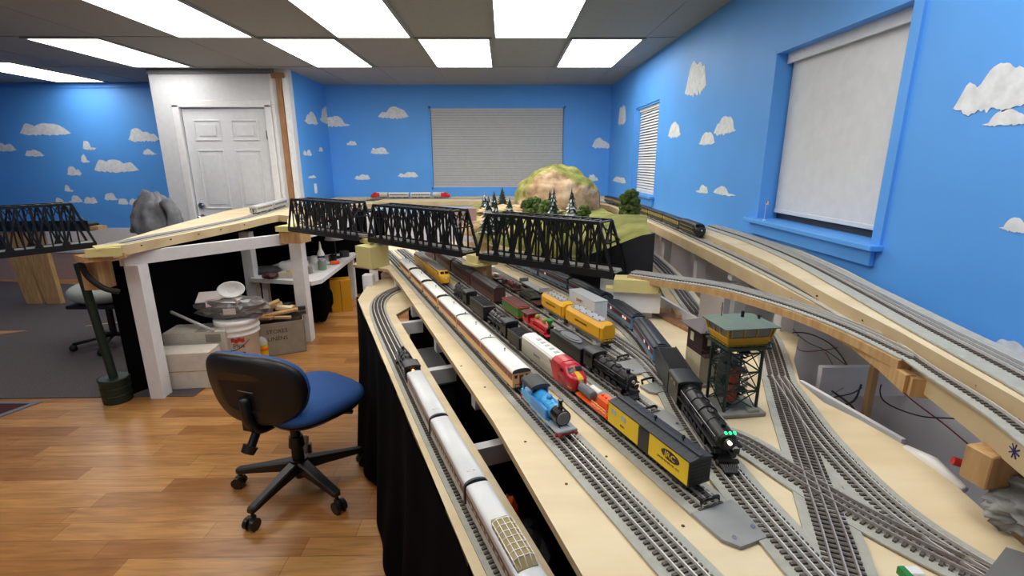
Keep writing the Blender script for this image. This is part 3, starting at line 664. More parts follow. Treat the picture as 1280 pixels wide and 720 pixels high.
RTK = track('rear track on the raised board against the right blue wall', [(1.31, 3.05, ZR), (1.30, 2.5, ZR), (1.235, 1.95, ZR), (1.14, 1.5, ZR), (1.055, 1.13, ZR), (.985, .8, ZR), (.90, .5, ZR)], bed=.068)
BT = track('track along the back wall under the silver train with red ends', [(-2.0, 6.1, ZU), (-1.4, 6.2, ZU), (-.6, 6.15, ZU), (-.1, 6.05, ZU), (.35, 6.02, ZU)])
LT = track('curved track on the left table board below the white door', [(-2.27, 2.78, 1.03), (-2.265, 3.1, 1.03), (-2.23, 3.5, 1.03), (-2.21, 4.0, 1.03), (-2.24, 4.5, 1.03), (-2.32, 5.0, 1.03), (-2.36, 5.35, 1.03)], bed=.06)
LT2 = track('track on the left table turning onto the first bridge', [(-1.56, 3.86, 1.03), (-1.66, 4.05, 1.03), (-1.74, 4.3, 1.03), (-1.78, 4.6, 1.03), (-1.78, 5.0, 1.03), (-1.86, 5.5, 1.03)])
LWT = track('track descending on the low board behind the white panel', LP, bed=.045, rail='rail_dark')

# end-of-track plates and bumpers
ramp_mat('putty', [(.3, (128, 130, 130)), (.7, (158, 160, 160))], 9, .7, bump=.05)
def bumper(s, n, L, W, label, zz=ZD, two=True):
    t = root('track_bumper', label, 'track bumper', yn(s, n, zz), _A - pi/2)   # local +x points towards the viewer
    B().prism([(.0, -W/2), (L*.75, -W/2*.95), (L, -W*.3), (L, W*.4), (L*.6, W/2), (0, W/2)], .0006, .007).build('base_plate', 'putty', t)
    b = B(); b.tube([(-.004, -.018, .007), (-.006, -.02, .018), (.0, -.01, .024), (.0, .01, .024), (-.006, .02, .018), (-.004, .018, .007)], .0036, n=8)
    b.build('bumper_bar', 'black_gloss', t)
    if two:
        b = B(); b.cyl((L*.8, -W*.25, .007), (L*.8, -W*.25, .009), .004, n=10).cyl((L*.72, W*.27, .007), (L*.72, W*.27, .009), .004, n=10).build('screw_head', 'chrome', t)
bumper(.115, .143, .095, .095, 'gray bumper plate with black bar in front of the black and yellow boxcar')
bumper(.44, .256, .095, .09, 'gray bumper plate with black bar in front of the black steam engine at centre')
bumper(.75, .388, .10, .09, 'gray bumper plate with black bar in front of the yellow covered tank cars')
bumper(.58, .355, .055, .06, 'small gray plate with a black bar left of the black tender', two=False)
# ------------------------------------------------------------ rolling stock
mat('coach_cream', (228, 184, 126), .45); mat('coach_maroon', (136, 36, 32), .4); mat('coach_window', (96, 26, 24), .25); mat('roof_white', (238, 236, 230), .4)
mat('silver_roof', (206, 208, 210), .38, metal=.15); mat('silver_side', (186, 184, 182), .35, metal=.4); mat('maroon_band', (104, 34, 44), .4)
mat('brown_car', (74, 32, 34), .45); mat('brown_roof', (46, 40, 42), .5); mat('blue_car', (110, 138, 164), .4); mat('blue_roof', (34, 40, 52), .45)
mat('red_window', (110, 26, 48), .35); mat('lit_window', (255, 196, 176), .4, emit=.8); mat('dim_window', (150, 70, 80), .4)
mat('up_yellow', (226, 168, 30), .4); mat('up_gray', (112, 112, 112), .5); mat('tank_top_gray', (172, 172, 178), .5)
mat('jrc_yellow', (232, 194, 24), .45); mat('boxcar_black', (30, 30, 33), .45); mat('boxcar_roof', (52, 54, 60), .5)
mat('sf_red', (186, 26, 44), .3); mat('sf_silver', (196, 196, 192), .35, metal=.2); mat('sf_yellow', (232, 176, 20), .35)
mat('orange_plastic', (236, 92, 28), .4); mat('tank_gray', (98, 102, 106), .4); mat('white_tank', (220, 220, 216), .4)
mat('green_car', (62, 116, 40), .4); mat('old_red', (186, 36, 34), .35); mat('old_maroon', (96, 44, 44), .5); mat('brass_green', (146, 150, 70), .4); mat('bright_green', (30, 130, 54), .4)
mat('bumper_red', (170, 40, 46), .45); mat('blue_engine', (58, 158, 222), .35); mat('blue_engine_dark', (40, 130, 200), .35); mat('footplate_gray', (150, 158, 166), .5)
mat('army_green', (62, 64, 54), .8); mat('army_dark', (40, 42, 38), .8); mat('flat_brown', (74, 44, 44), .6); mat('crane_yellow', (222, 176, 60), .5)
mat('coal', (20, 20, 22), .9, bump=.8, scale=300); mat('green_lamp', (20, 230, 110), .4, emit=4); mat('white_lamp', (255, 235, 215), .4, emit=7); mat('warm_lamp', (255, 150, 70), .4, emit=9)
mat('dome_gold', (160, 130, 90), .3); mat('cream_glass', (150, 134, 92), .25); mat('window_cream', (214, 204, 170), .5)
mat('steam_black', (22, 22, 25), .36); mat('steam_gray', (46, 48, 52), .45); mat('text_red', (196, 70, 66), .5); mat('text_dark', (60, 44, 20), .5)
def interp(pts, s):
    pts = sorted(pts)
    if s <= pts[0][0]: return pts[0][1]
    for (a, x), (c, y) in zip(pts, pts[1:]):
        if s <= c: t = (s-a)/(c-a); t = t  # piecewise linear on a fine table
        else: continue
        return x+(y-x)*t
    return pts[-1][1]
def table(P):
    out = []
    for q in spline([Vector(p) for p in P], .02):
        v = Vector((q.x, q.y))-YO; out.append((v.dot(ES), v.dot(EN)))
    return out
_t6 = table(T6P); _t5 = table(T5P); N6 = lambda s: interp(_t6, s); N5 = lambda s: interp(_t5, s)
_t0 = table([yn(-.4, -.212, ZL), yn(.1, -.222, ZL), yn(.6, -.236, ZL), yn(1.2, -.243, ZL), yn(1.75, -.245, ZL), yn(2.0, -.225, ZL)]); N0 = lambda s: interp(_t0, s)
def spot(nf, s, L, z=ZD, flip=False):      # centre position and heading (towards the viewer unless flipped)
    a = Vector(yn(s+L*.33, nf(s+L*.33))); c = Vector(yn(s-L*.33, nf(s-L*.33))); d = (c-a) if not flip else (a-c); m_ = (a+c)/2
    return (m_.x, m_.y, z+RT), atan2(d.y, d.x)
def wheel(b, x, y, r, w_=.004, m=0, n=16): b.cyl((x, y-w_/2, r), (x, y+w_/2, r), r, n=n, m=m).cyl((x, y-w_/2-.001, r), (x, y+w_/2+.001, r), r*.35, n=8, m=m)
def truck(parent, x, r=.0072, wb=.019, g=.0165, side=.021, mt='black_metal', top=.0125):
    b = B()
    for dx in (-wb, wb):
        for y in (-g, g): wheel(b, x+dx, y, r)
        b.cyl((x+dx, -g, r), (x+dx, g, r), .0015, n=6)
    for y in (-side, side):
        b.box((x, y, r+.001), (2*wb+.008, .0025, .005)); b.box((x, y, r), (.014, .004, .009))
    b.box((x, 0, r+.002), (.008, 2*side, .005)); b.cyl((x, 0, r+.003), (x, 0, top), .005, n=10)
    return b.build('truck', mt, parent)
def couplers(parent, L, z=.0105):
    for s in (-1, 1): B().box((s*(L/2-.002), 0, z), (.016, .005, .0035)).box((s*(L/2+.007), 0, z), (.007, .008, .005)).build('coupler', 'black_metal', parent)
def arc(W, z1, z2, n=8, ov=0.0):     # rounded roof section, points (y,z)
    w_ = W/2+ov
    return [(-w_, z1)] + [(w_*(-cos(pi*i/n)), z1+(z2-z1)*sin(pi*i/n)**.7) for i in range(1, n)] + [(w_, z1)]
def passenger(L, W, z0, z1, z2, mb, mroof, mwin, nwin, band=None, mband=None, vents=True, ov=.0015, name='passenger_car', clerestory=False, skirt=False, lit=()):
    t = bpy.data.objects.new(name, None); COL.objects.link(t)
    b = B(); b.box((0, 0, (z0+z1)/2), (L, W, z1-z0), 0, bev=.0012)
    if band: 
        for y in (-W/2-.0002, W/2+.0002): b.box((0, y, (band[0]+band[1])/2), (L*.985, .0008, band[1]-band[0]), 1)
    b.build('body', [mb, mband or mb], t)
    wn_ = B(); wr_ = B(); we_ = B(); wl = B(); ww = L*.86/nwin
    wz = (z0+z1)/2+(z1-z0)*.2 if not band else (band[0]+band[1])/2; wh = (z1-z0)*.3 if not band else (band[1]-band[0])*.62
    for i in range(nwin):
        x = -L*.43+ww*(i+.5)
        for y in (-W/2-.0007, W/2+.0007): (wl if i in lit else (wn_ if y < 0 else wr_)).box((x, y, wz), (ww*.6, .0008, wh))
    for s in (-1, 1):
        we_ = B(); we_.box((s*(L/2+.0004), 0, (z0+z1)/2-.002), (.001, .011, (z1-z0)*.75))
        for y in (-W*.3, W*.3): we_.box((s*(L/2+.0004), y, wz), (.001, .008, wh*.8))
        we_.build('end_door', mwin, t)
    wn_.build('window_row', mwin, t); wr_.build('window_row', mwin, t)
    if lit: wl.build('lit_windows', 'lit_window', t)
    b = B(); P = arc(W, z1, z2, 10, ov); b.loft([[(x, y*k, z1+(z-z1)*k2) for y, z in P] for x, k, k2 in ((-L/2-.002, .97, .8), (-L/2+.004, 1, 1), (L/2-.004, 1, 1), (L/2+.002, .97, .8))], 0, smooth=True)
    if clerestory: b.loft([[(x, y, z) for y, z in arc(W*.5, z2-.003, z2+.004, 6)] for x in (-L/2+.006, L/2-.006)], 0)
    b.build('roof', mroof, t)
    if vents:
        for x in (-L*.47, 0): B().cyl((x, .004, z2-.002), (x, .004, z2+.009), .0011, n=6).cyl((x, .004, z2+.008), (x, .004, z2+.0105), .0028, .002, n=8).build('roof_vent', 'black_metal', t)
    b = B(); b.box((0, 0, z0-.002), (L*.98, W*.7, .004)); b.box((0, 0, z0-.006), (L*.25, W*.6, .006)); b.build('underframe', 'black_metal', t)
    truck(t, -L*.34); truck(t, L*.34); couplers(t, L)
    return t
def put(t, label, cat, nf, s0, s1, z=ZD, flip=False, group=None):
    L = s1-s0; loc, rz = spot(nf, (s0+s1)/2, L, z, flip); t.location = loc; t.rotation_euler = (0, 0, rz); t['label'] = label; t['category'] = cat
    if group: t['group'] = group
    return t

# white-roofed coaches behind the blue tank engine
CB = [.664, .925, 1.195, 1.47, 1.768, 2.067, 2.37]
coach = passenger(.262, .053, .0125, .0555, .067, 'coach_cream', 'roof_white', 'coach_window', 11, band=(.035, .0535), mband='coach_maroon', name='passenger_coach', ov=.002)
b = B()
for s in (-1, 1):
    x = s*(.131+.004); b.box((x, 0, .013), (.010, .046, .002))
    for y in (-.021, -.007, .007, .021): b.cyl((x+s*.004, y, .013), (x+s*.004, y, .026), .0008, n=5)
    b.box((x+s*.004, -.014, .026), (.0015, .016, .0015)).box((x+s*.004, .014, .026), (.0015, .016, .0015))
b.build('end_railing', 'black_metal', coach)
for s in (-1, 1): B().loft([[(x, y, z) for y, z in arc(.0545, .055, .0672, 10)] for x in (s*.1305, s*.1335)][::s], 0, smooth=False).build('gap_shade_arc', 'dark_gray', coach)  # dark arcs paint the shade of the gap between coach roofs
cl = ['white-roofed cream and maroon coach nearest the viewer, right behind the blue tank engine', 'second white-roofed cream coach counted from the blue tank engine', 'third white-roofed cream coach counted from the blue tank engine', 'fourth white-roofed cream coach from the blue tank engine', 'fifth white-roofed coach from the blue tank engine, next to last', 'farthest white-roofed coach, beside the pale yellow pier']
for i in range(6):
    c = coach if i == 0 else dup(coach)
    put(c, cl[i], 'toy train car', N1, CB[i], CB[i+1], group='white roofed coaches')

# ------------------------------------------------------------ blue tank engine (plain generic)
te = root('tank_engine', 'bright blue toy tank engine with black cab roof and gray front footplate', 'toy locomotive')
b = B(); b.box((0, 0, .0165), (.190, .050, .005), bev=.001); b.box((.088, 0, .0175), (.03, .0495, .0075), bev=.002); b.build('footplate', 'footplate_gray', te)
B().box((.0985, 0, .0125), (.005, .056, .0105), bev=.001).box((-.0985, 0, .0125), (.005, .05, .0105), bev=.001).build('buffer_beam', 'bumper_red', te)
b = B()
for s in (-1, 1): 
    for y in (-.02, .02): b.cyl((s*.101, y, .0125), (s*.107, y, .0125), .002, n=8).cyl((s*.107, y, .0125), (s*.109, y, .0125), .0045, n=12)
b.build('buffer', 'bumper_red', te)
b = B(); b.cyl((-.04, 0, .040), (.052, 0, .040), .0185, n=24); 
for x in (-.01, .012, .034): b.cyl((x, 0, .040), (x+.003, 0, .040), .0192, n=24)
b.ball((.012, 0, .060), (.008, .008, .008)).build('boiler', 'blue_engine', te)
b = B(); 
for y in (-.0175, .0175): b.box((-.002, y, .032), (.088, .0145, .027), bev=.0025)
b.build('side_tank', 'blue_engine_dark', te)
b = B(); b.box((-.066, 0, .030), (.052, .049, .024), bev=.002); 
for x in (-.089, -.043):
    for y in (-.022, .022): b.box((x, y, .052), (.005, .004, .022))
    b.box((x, 0, .0595), (.004, .048, .007))
b.box((-.043, 0, .047), (.004, .02, .02)); b.box((-.098, 0, .028), (.016, .046, .018), bev=.002); b.build('cab', 'blue_engine', te)
b = B(); b.cyl((-.0405, -.0145, .0535), (-.0395, -.0145, .0535), .0055, n=14).cyl((-.0405, .0145, .0535), (-.0395, .0145, .0535), .0055, n=14).build('cab_window', 'black_gloss', te)
b = B(); P = arc(.054, .0625, .074, 10); b.loft([[(x, y, z) for y, z in P] for x in (-.098, -.034)], 0).build('cab_roof', 'dark_gray', te)
b = B(); b.cyl((.052, 0, .040), (.083, 0, .040), .0195, n=26).lathe((.068, 0, .058), [(.0065, 0), (.005, .004), (.0048, .018), (.0066, .019), (.0066, .022), (.0045, .022)], 16).build('smokebox', 'black_gloss', te)
b = B(); b.cyl((.083, 0, .040), (.0855, 0, .040), .0165, .0155, n=26).cyl((.0855, 0, .040), (.088, 0, .040), .003, n=10).build('smokebox_door', 'mid_gray', te)
for y in (-.0185, .0185):
    for x in (-.045, -.003, .038): bb = B(); wheel(bb, x, y, .0125, .004, n=18); bb.build('driving_wheel', 'blue_engine_dark', te)
    B().box((-.003, y*1.17, .0105), (.09, .0015, .0028)).build('side_rod', 'light_gray', te)
B().tube([(.082, -.01, .022), (.094, -.012, .020)], .0012).tube([(.082, .01, .022), (.094, .012, .020)], .0012).build('tow_rod', 'black_gloss', te)
put(te, te['label'], 'toy locomotive', N1, .405, .612)

# ------------------------------------------------------------ steam locomotives
def steam(L, rb, hb, W=.05, nd=3, name='steam_locomotive', mt='steam_black', stack=.012, feed=True, big=False, cabm=None, stripes=False, r=.0135):
    t = bpy.data.objects.new(name, None); COL.objects.link(t); h = L/2
    b = B(); b.box((0, 0, .0125), (L*.9, .022, .010)); b.build('frame', 'black_metal', t)
    b = B(); b.cyl((-L*.26, 0, hb-.001), (L*.1, 0, hb), rb*1.12, rb*1.02, n=22).cyl((L*.1, 0, hb), (L*.40, 0, hb), rb*1.02, rb*.95, n=22)
    for x in (-.18, -.05, .08, .22): b.cyl((L*x, 0, hb), (L*x+.0015, 0, hb), rb*1.13 if x < .1 else rb*1.05, n=22)
    b.box((-L*.2, 0, hb-rb*.7), (L*.2, rb*1.7, rb*1.1)); b.build('boiler', mt, t)
    b = B(); b.cyl((L*.40, 0, hb), (L*.415, 0, hb), rb*.95, rb*.8, n=22).cyl((L*.415, 0, hb), (L*.425, 0, hb), rb*.55, n=18); b.build('smokebox_front', 'steam_gray' if not big else mt, t)
    b = B(); b.cyl((L*.425, 0, hb+rb*(.0 if not big else .15)), (L*.445, 0, hb+rb*(.0 if not big else .15)), .0045 if not big else .0034, n=14); b.build('headlight', 'white_lamp' if big else 'light_gray', t)
    zc = hb+rb*1.05
    b = B(); b.box((-L*.365, 0, (.02+zc)/2), (L*.21, W, zc-.02), bev=.001); b.build('cab', cabm or mt, t)
    b = B()
    for y in (-W/2-.0004, W/2+.0004):
        for dx in (-.028, .028): b.box((-L*.365+L*dx*1.2, y, zc-.010), (L*.05, .001, .009))
    b.build('cab_window', 'dark_glass', t)
    b = B(); b.loft([[(x, y, z) for y, z in arc(W*1.06, zc-.001, zc+.007, 8)] for x in (-L*.49, -L*.25)], 0); b.build('cab_roof', 'steam_gray', t)
    b = B()
    for y in (-1, 1):
        b.box((L*.08, y*W*.42, hb-rb*.45), (L*.66, W*.16, .002)); b.box((L*.12, y*W*.36, hb-rb*.2), (L*.14, .006, .007), bev=.001)
        b.box((L*.415, y*W*.32, hb-rb*.9), (.002, W*.2, .010))
    b.build('running_board', mt if not stripes else 'steam_gray', t)
    b = B()
    for y in (-1, 1): b.tube([(-L*.24, y*rb*1.1, hb+rb*.35), (L*.38, y*rb*1.05, hb+rb*.35)], .0008, n=5)
    b.build('handrail', 'light_gray' if (big or stripes) else 'mid_gray', t)
    b = B(); b.lathe((L*.33, 0, hb+rb*.8), [(stack*.5, 0), (stack*.4, stack*.35), (stack*.42, stack*.8), (stack*.5, stack*.9), (stack*.3, stack*.9)], 14); b.build('smoke_stack', mt, t)
    for x, q in ((.14, 1.0), (-.06, 1.05)): B().ball((L*x, 0, hb+rb*.93), (.012*q, .0085, .0075*q), n=14).build('steam_dome', mt, t)
    b = B(); b.lathe((L*.245, 0, hb+rb*.9), [(.003, 0), (.0026, .003), (.001, .006)], 10).box((L*.02, .005, hb+rb), (.010, .004, .005)); b.cyl((-L*.16, .004, hb+rb), (-L*.16, .004, hb+rb+.006), .0012, n=6); b.cyl((-L*.13, -.004, hb+rb), (-L*.13, -.004, hb+rb+.005), .0012, n=6).build('bell', 'dark_gray', t)
    x0, x1 = -L*.2, L*.18
    for y in (-.0175, .0175):
        for i in range(nd): bb = B(); wheel(bb, x0+(x1-x0)*i/(nd-1), y, r, .004, n=18); bb.build('driving_wheel', 'black_metal', t)
        B().box(((x0+x1)/2, y*1.25, r-.003), (x1-x0+.008, .0015, .003)).box((L*.22, y*1.35, r), (L*.26, .0015, .002)).build('side_rod', 'mid_gray', t)
        B().cyl((L*.28, y*1.2, .015), (L*.37, y*1.2, .015), .0075, n=14).build('cylinder', mt, t)
    b = B()
    for x in (.33, .41):
        for y in (-.0165, .0165): wheel(b, L*x, y, .0065)
    for y in (-.0165, .0165): wheel(b, -L*.36, y, .0075)
    b.build('leading_wheels', 'black_metal', t)
    b = B(); b.box((L*.44, 0, .017), (.010, W*.70, .005)); 
    for i in range(9):
        y = (i-4)*W*.075; b.add([(L*.445, y-.0012, .016), (L*.445, y+.0012, .016), (h+.002, y*.55+.0012, .003), (h+.002, y*.55-.0012, .003), (L*.445, y-.0012, .012), (L*.445, y+.0012, .012), (h-.004, y*.55+.0012, .002), (h-.004, y*.55-.0012, .002)], [(0, 1, 2, 3), (7, 6, 5, 4), (0, 3, 7, 4), (1, 5, 6, 2), (3, 2, 6, 7), (0, 4, 5, 1)])
    b.box((h+.001, 0, .0035), (.003, W*.5, .003)); b.build('cowcatcher', mt, t)
    return t
def tender(L, W, H, mt='steam_black', name='tender', oval=False):
    t = bpy.data.objects.new(name, None); COL.objects.link(t)
    b = B(); b.box((0, 0, (.013+H)/2), (L, W, H-.013), bev=.002); b.box((0, 0, .0125), (L*1.02, W*1.03, .003)); b.build('body', mt, t)
    if oval:
        b = B(); n = 22
        for k, (q, z) in enumerate(((1, H+.0035), (.72, H+.006))): b.loft([[(L*.30*q*cos(2*pi*i/n)*(1), W*.40*q*sin(2*pi*i/n), zz) for i in range(n)] for zz in (H-.001, z)], 0, smooth=False)
        b.box((-L*.38, 0, H+.002), (L*.12, W*.5, .004)); b.build('deck_hatch', 'mid_gray', t)
    else:
        b = B(); b.loft([[(x, y, z) for y, z in arc(W*.86, H-.002, H+hh, 8)] for x, hh in ((-L*.44, .001), (-L*.3, .0045), (L*.3, .006), (L*.46, .002))], 0); b.build('coal_load', 'coal' if mt != 'steam_gray' else 'dark_gray', t)
        b = B()
        for y in (-1, 1): b.box((0, y*(W/2-.0012), H+.0015), (L*.98, .0018, .004))
        b.build('side_rim', mt, t)
    for s in (-1, 1): b = B(); b.box((s*(L/2+.001), W*.3, H*.55), (.0012, .001, H*.6)).box((s*(L/2+.001), W*.4, H*.55), (.0012, .001, H*.6)); [b.box((s*(L/2+.001), W*.35, .018+i*.007), (.001, W*.1, .001)) for i in range(4)]; b.build('ladder', 'dark_gray', t)
    truck(t, -L*.3, wb=L*.09); truck(t, L*.3, wb=L*.09); couplers(t, L)
    return t
# lower shelf engine
e = steam(.215, .0175, .044, nd=3); put(e, 'small black steam engine heading away on the lower front shelf', 'toy locomotive', N0, .975, 1.19, ZL, flip=True)
B().cyl((-.105, .0, .052), (-.109, 0, .052), .0035, n=12).build('cab_lamp', 'warm_lamp', e)
# track two engines heading away
e = steam(.225, .0185, .044, nd=3); put(e, 'black steam engine directly in front of the yellow diesel pair', 'toy locomotive', N2, 1.475, 1.70, flip=True)
e = tender(.165, .052, .062); put(e, 'square dark tender between two black steam engines beside the white-roofed coaches', 'toy tender', N2, 1.265, 1.43, flip=True)
e = steam(.205, .0185, .044, nd=3, stripes=True); put(e, 'black and gray steam engine with pale handrails just behind the silver and red diesel', 'toy locomotive', N2, 1.035, 1.24, flip=True)
e = tender(.10, .05, .050); put(e, 'short black tender touching the rear of the silver and red diesel', 'toy tender', N2, .925, 1.025, flip=True)
# centre black engine with long tender
e = steam(.235, .0185, .045, nd=4, stack=.013); put(e, 'detailed black steam engine ending at the bumper beside the orange work car', 'toy locomotive', N3, .50, .735)
e = tender(.20, .052, .058, oval=True); put(e, 'long black tender with an oval gray hatch below the yellow covered tank cars', 'toy tender', N3, .745, .945)
# large engine with green marker lamps
e = steam(.335, .0215, .054, W=.060, nd=6, big=True, stack=.012, r=.0125); put(e, 'large black steam engine with green lamps and lit headlight on the curved track', 'toy locomotive', N6, .16, .48)
b = B()
for y in (-.009, 0, .009): b.cyl((.335*.42, y, .0785), (.335*.42+.005, y, .0785), .0024, n=10)
b.build('marker_lamp', 'green_lamp', e)
e = tender(.165, .058, .074); put(e, 'tall black tender between the blue passenger cars and the large black engine', 'toy tender', N6, .475, .635)

# ------------------------------------------------------------ silver passenger train on the lower shelf
silver = [('near silver dome car with maroon window band and glazed roof dome', .02, .365), ('middle silver passenger car with maroon window band on the lower shelf', .367, .652), ('farthest silver passenger car, right behind the small black steam engine', .654, .958)]
base = None
for i, (lb, s0, s1) in enumerate(silver):
    L = s1-s0-.012; c = passenger(L, .050, .011, .052, .0625, 'silver_side', 'silver_roof', 'dark_glass', 13, band=(.030, .046), mband='maroon_band', vents=False, name='dome_car' if i == 0 else 'passenger_car', ov=0)
    b = B(); P = [(-.026, .012), (-.026, .05), (-.018, .0635), (0, .0665), (.018, .0635), (.026, .05), (.026, .012), (.020, .012), (.020, .048), (0, .058), (-.020, .048), (-.020, .012)]
    b.prism(P, -L/2-.010, -L/2-.001, axis='x') if False else None
    b.loft([[(x, y, z) for y, z in arc(.052, .045, .0645, 10)] for x in (L/2+.0015, L/2+.0075)], 0, smooth=False)
    for y in (-.024, .024): b.box((L/2+.0045, y, .029), (.006, .005, .034))
    b.build('diaphragm', 'dark_gray', c)
    if i == 0:
        d0, d1, zt = -L*.16, L*.20, .0625
        P = lambda k, h: [(-.0195*k, zt-.006), (-.0185*k, zt+h*.55), (-.0105*k, zt+h), (.0105*k, zt+h), (.0185*k, zt+h*.55), (.0195*k, zt-.006)]
        b = B(); b.loft([[(x, y, z) for y, z in P(k, h)] for x, k, h in ((d0, .8, .001), (d0+.016, 1, .011), (d1-.012, 1, .011), (d1+.004, .95, .001))], 0, smooth=False); b.build('glass_dome', 'cream_glass', c)
        b = B()
        for k, (y, zz) in enumerate(((-.0188, .0065), (-.0108, .0115), (0, .0117), (.0108, .0115), (.0188, .0065))): b.tube([(d0+.016, y, zt+zz), (d1-.012, y, zt+zz), (d1+.003, y*.95, zt+.001)], .0009, n=5)
        for j in range(7):
            x = d0+.016+(d1-.012-d0-.016)*j/6; b.tube([(x, y, zt+zz) for y, zz in ((-.0195, 0), (-.0188, .0065), (-.0108, .0117), (.0108, .0117), (.0188, .0065), (.0195, 0))], .0009, n=5)
        b.build('dome_ribs', 'roof_white', c)
    else:
        for y in (-.006, .008): B().ball((L*.40, y, .0625), (.003, .003, .0015), n=8, k=5).build('roof_cap', 'roof_white', c)
    put(c, lb, 'toy train car', N0, s0, s1, ZL, group='silver dome train cars')

# ------------------------------------------------------------ yellow diesels
def diesel(L, W, z0, z1, z2, mb, mroof, nose=None, mnose=None, name='diesel_locomotive', blunt=False):
    t = bpy.data.objects.new(name, None); COL.objects.link(t); h = L/2
    sec = lambda x, kw, zb, ze, zt: [(x, -W/2*kw, zb), (x, -W/2*kw, ze), (x, -W/2*kw*.86, ze+(zt-ze)*.6), (x, -W*.28*kw, zt-.0008), (x, 0, zt), (x, W*.28*kw, zt-.0008), (x, W/2*kw*.86, ze+(zt-ze)*.6), (x, W/2*kw, ze), (x, W/2*kw, zb)]
    xe = h if not nose else h-.075
    b = B(); b.loft([sec(-h, 1, z0, z1, z2), sec(xe, 1, z0, z1, z2)], 0, smooth=True); b.build('body', mb, t)
    b = B(); b.loft([[(x, y, z) for y, z in ((-W*.505, z1-.001), (-W*.475, z1+.0045), (-W*.29, z2+.0002), (0, z2+.001), (W*.29, z2+.0002), (W*.475, z1+.0045), (W*.505, z1-.001))] for x in (-h+.002, xe-.002 if mroof != 'up_gray' else h-(.052 if nose else .002))], 0)
    for i in range(5): b.cyl((-h+L*(.18+.12*i), 0, z2), (-h+L*(.18+.12*i), 0, z2+.0018), .006, n=12)
    b.build('roof', mroof, t)
    if nose:
        b = B(); b.loft([sec(xe, 1.005, z0, z1, z2+.0006), sec(xe+.028, 1.005, z0, z1, z2+.0006), sec(xe+.036, 1.0, z0, z1-.003, z2-.002), sec(xe+.046, .98, z0, z1-.011, z1-.004), sec(xe+.062, .90, z0, z1-.013, z1-.0075), sec(xe+.071, .74, z0+.002, z1-.016, z1-.011), sec(h, .46, z0+.004, z1-.02, z1-.016)], 0, smooth=True); b.build('nose', mnose, t)
        b = B()
        for y in (-1, 1): b.add([(xe+.0375, y*.002, z2-.004), (xe+.0375, y*W*.36, z2-.005), (xe+.0465, y*W*.40, z1-.0035), (xe+.0475, y*.002, z1-.0025)], [(0, 1, 2, 3) if y < 0 else (3, 2, 1, 0)]); b.box((xe+.02, y*(W/2+.0006), z1-.004), (.014, .001, .009))
        b.build('windshield', 'black_gloss', t)
        b = B(); b.cyl((h-.004, 0, z1-.020), (h+.002, 0, z1-.020), .004, n=14); b.build('headlight', 'white_plastic', t)
    b = B(); b.box((0, 0, z0-.003), (L*.9, W*.7, .006)); b.box((0, 0, z0-.008), (L*.24, W*.8, .007), bev=.001); b.build('fuel_tank', 'mid_gray', t)
    truck(t, -L*.31, mt='mid_gray'); truck(t, L*.29, mt='mid_gray'); couplers(t, L)
    return t
d = diesel(.32, .054, .013, .061, .072, 'up_yellow', 'up_gray'); put(d, 'rear yellow and gray diesel unit without a cab, touching the pale pier side', 'toy locomotive', N2, 2.19, 2.51)
d = diesel(.30, .054, .013, .061, .072, 'up_yellow', 'up_gray', nose=True, mnose='up_yellow'); put(d, 'front yellow and gray diesel with cab windows facing the viewer', 'toy locomotive', N2, 1.885, 2.18)
d = diesel(.32, .056, .014, .062, .073, 'sf_silver', 'roof_white', nose=True, mnose='sf_red'); put(d, 'silver passenger diesel with red nose and yellow front stripe', 'toy locomotive', N2, .575, .90)
for y in (-1, 1):      # red side sweep behind the nose
    q = [(.088, .014), (.088, .0615), (.030, .0615), (.042, .050), (.052, .030), (.060, .014)]
    B().add([(x, y*.0284, z) for x, z in q], [tuple(range(6)) if y > 0 else tuple(range(6))[::-1]], 0).build('side_sweep', 'sf_red', d)
B().loft([[(x, y*.0562, z+.0012) for y, z in ((-.5, .0605), (-.47, .0665), (-.29, .0732), (0, .0742), (.29, .0732), (.47, .0665), (.5, .0605))] for x in (.045, .09)], 0).build('red_cab_roof', 'sf_red', d)
xe = .16-.075; NS = [(xe+.048, .0588), (xe+.062, .0550), (xe+.071, .0512), (.1608, .0465), (.1614, .018)]
b = B(); b.loft([[(x+.0006, -.0075*k, z+.0008), (x+.0006, .0075*k, z+.0008)] for (x, z), k in zip(NS, (.8, 1, 1.1, 1.1, 1))], 0, smooth=False, caps=False, closed=False)
for y in (-1, 1): b.add([(xe+.052, y*.0278, .022), (xe+.052, y*.0278, .0255), (xe+.066, y*.0240, .0245), (.1595, y*.0125, .0235), (.1595, y*.0125, .020), (xe+.066, y*.0240, .021)], [(0, 1, 2, 5), (5, 2, 3, 4)] if y > 0 else [(5, 2, 1, 0), (4, 3, 2, 5)])
b.build('nose_stripe', 'sf_yellow', d)
b = B(); b.box((-.03, -.0285, .050), (.12, .0006, .0025)); b.build('side_trim', 'silver_side', d)
text('lettering', 'Santa Fe', .013, 'mid_gray', d, face_side(-.05, -.0284, .040, -1))
for i in range(5): B().box((-.09+.028*i, 0, .0742), (.014, .014, .0015)).build('roof_fan', 'light_gray', d)

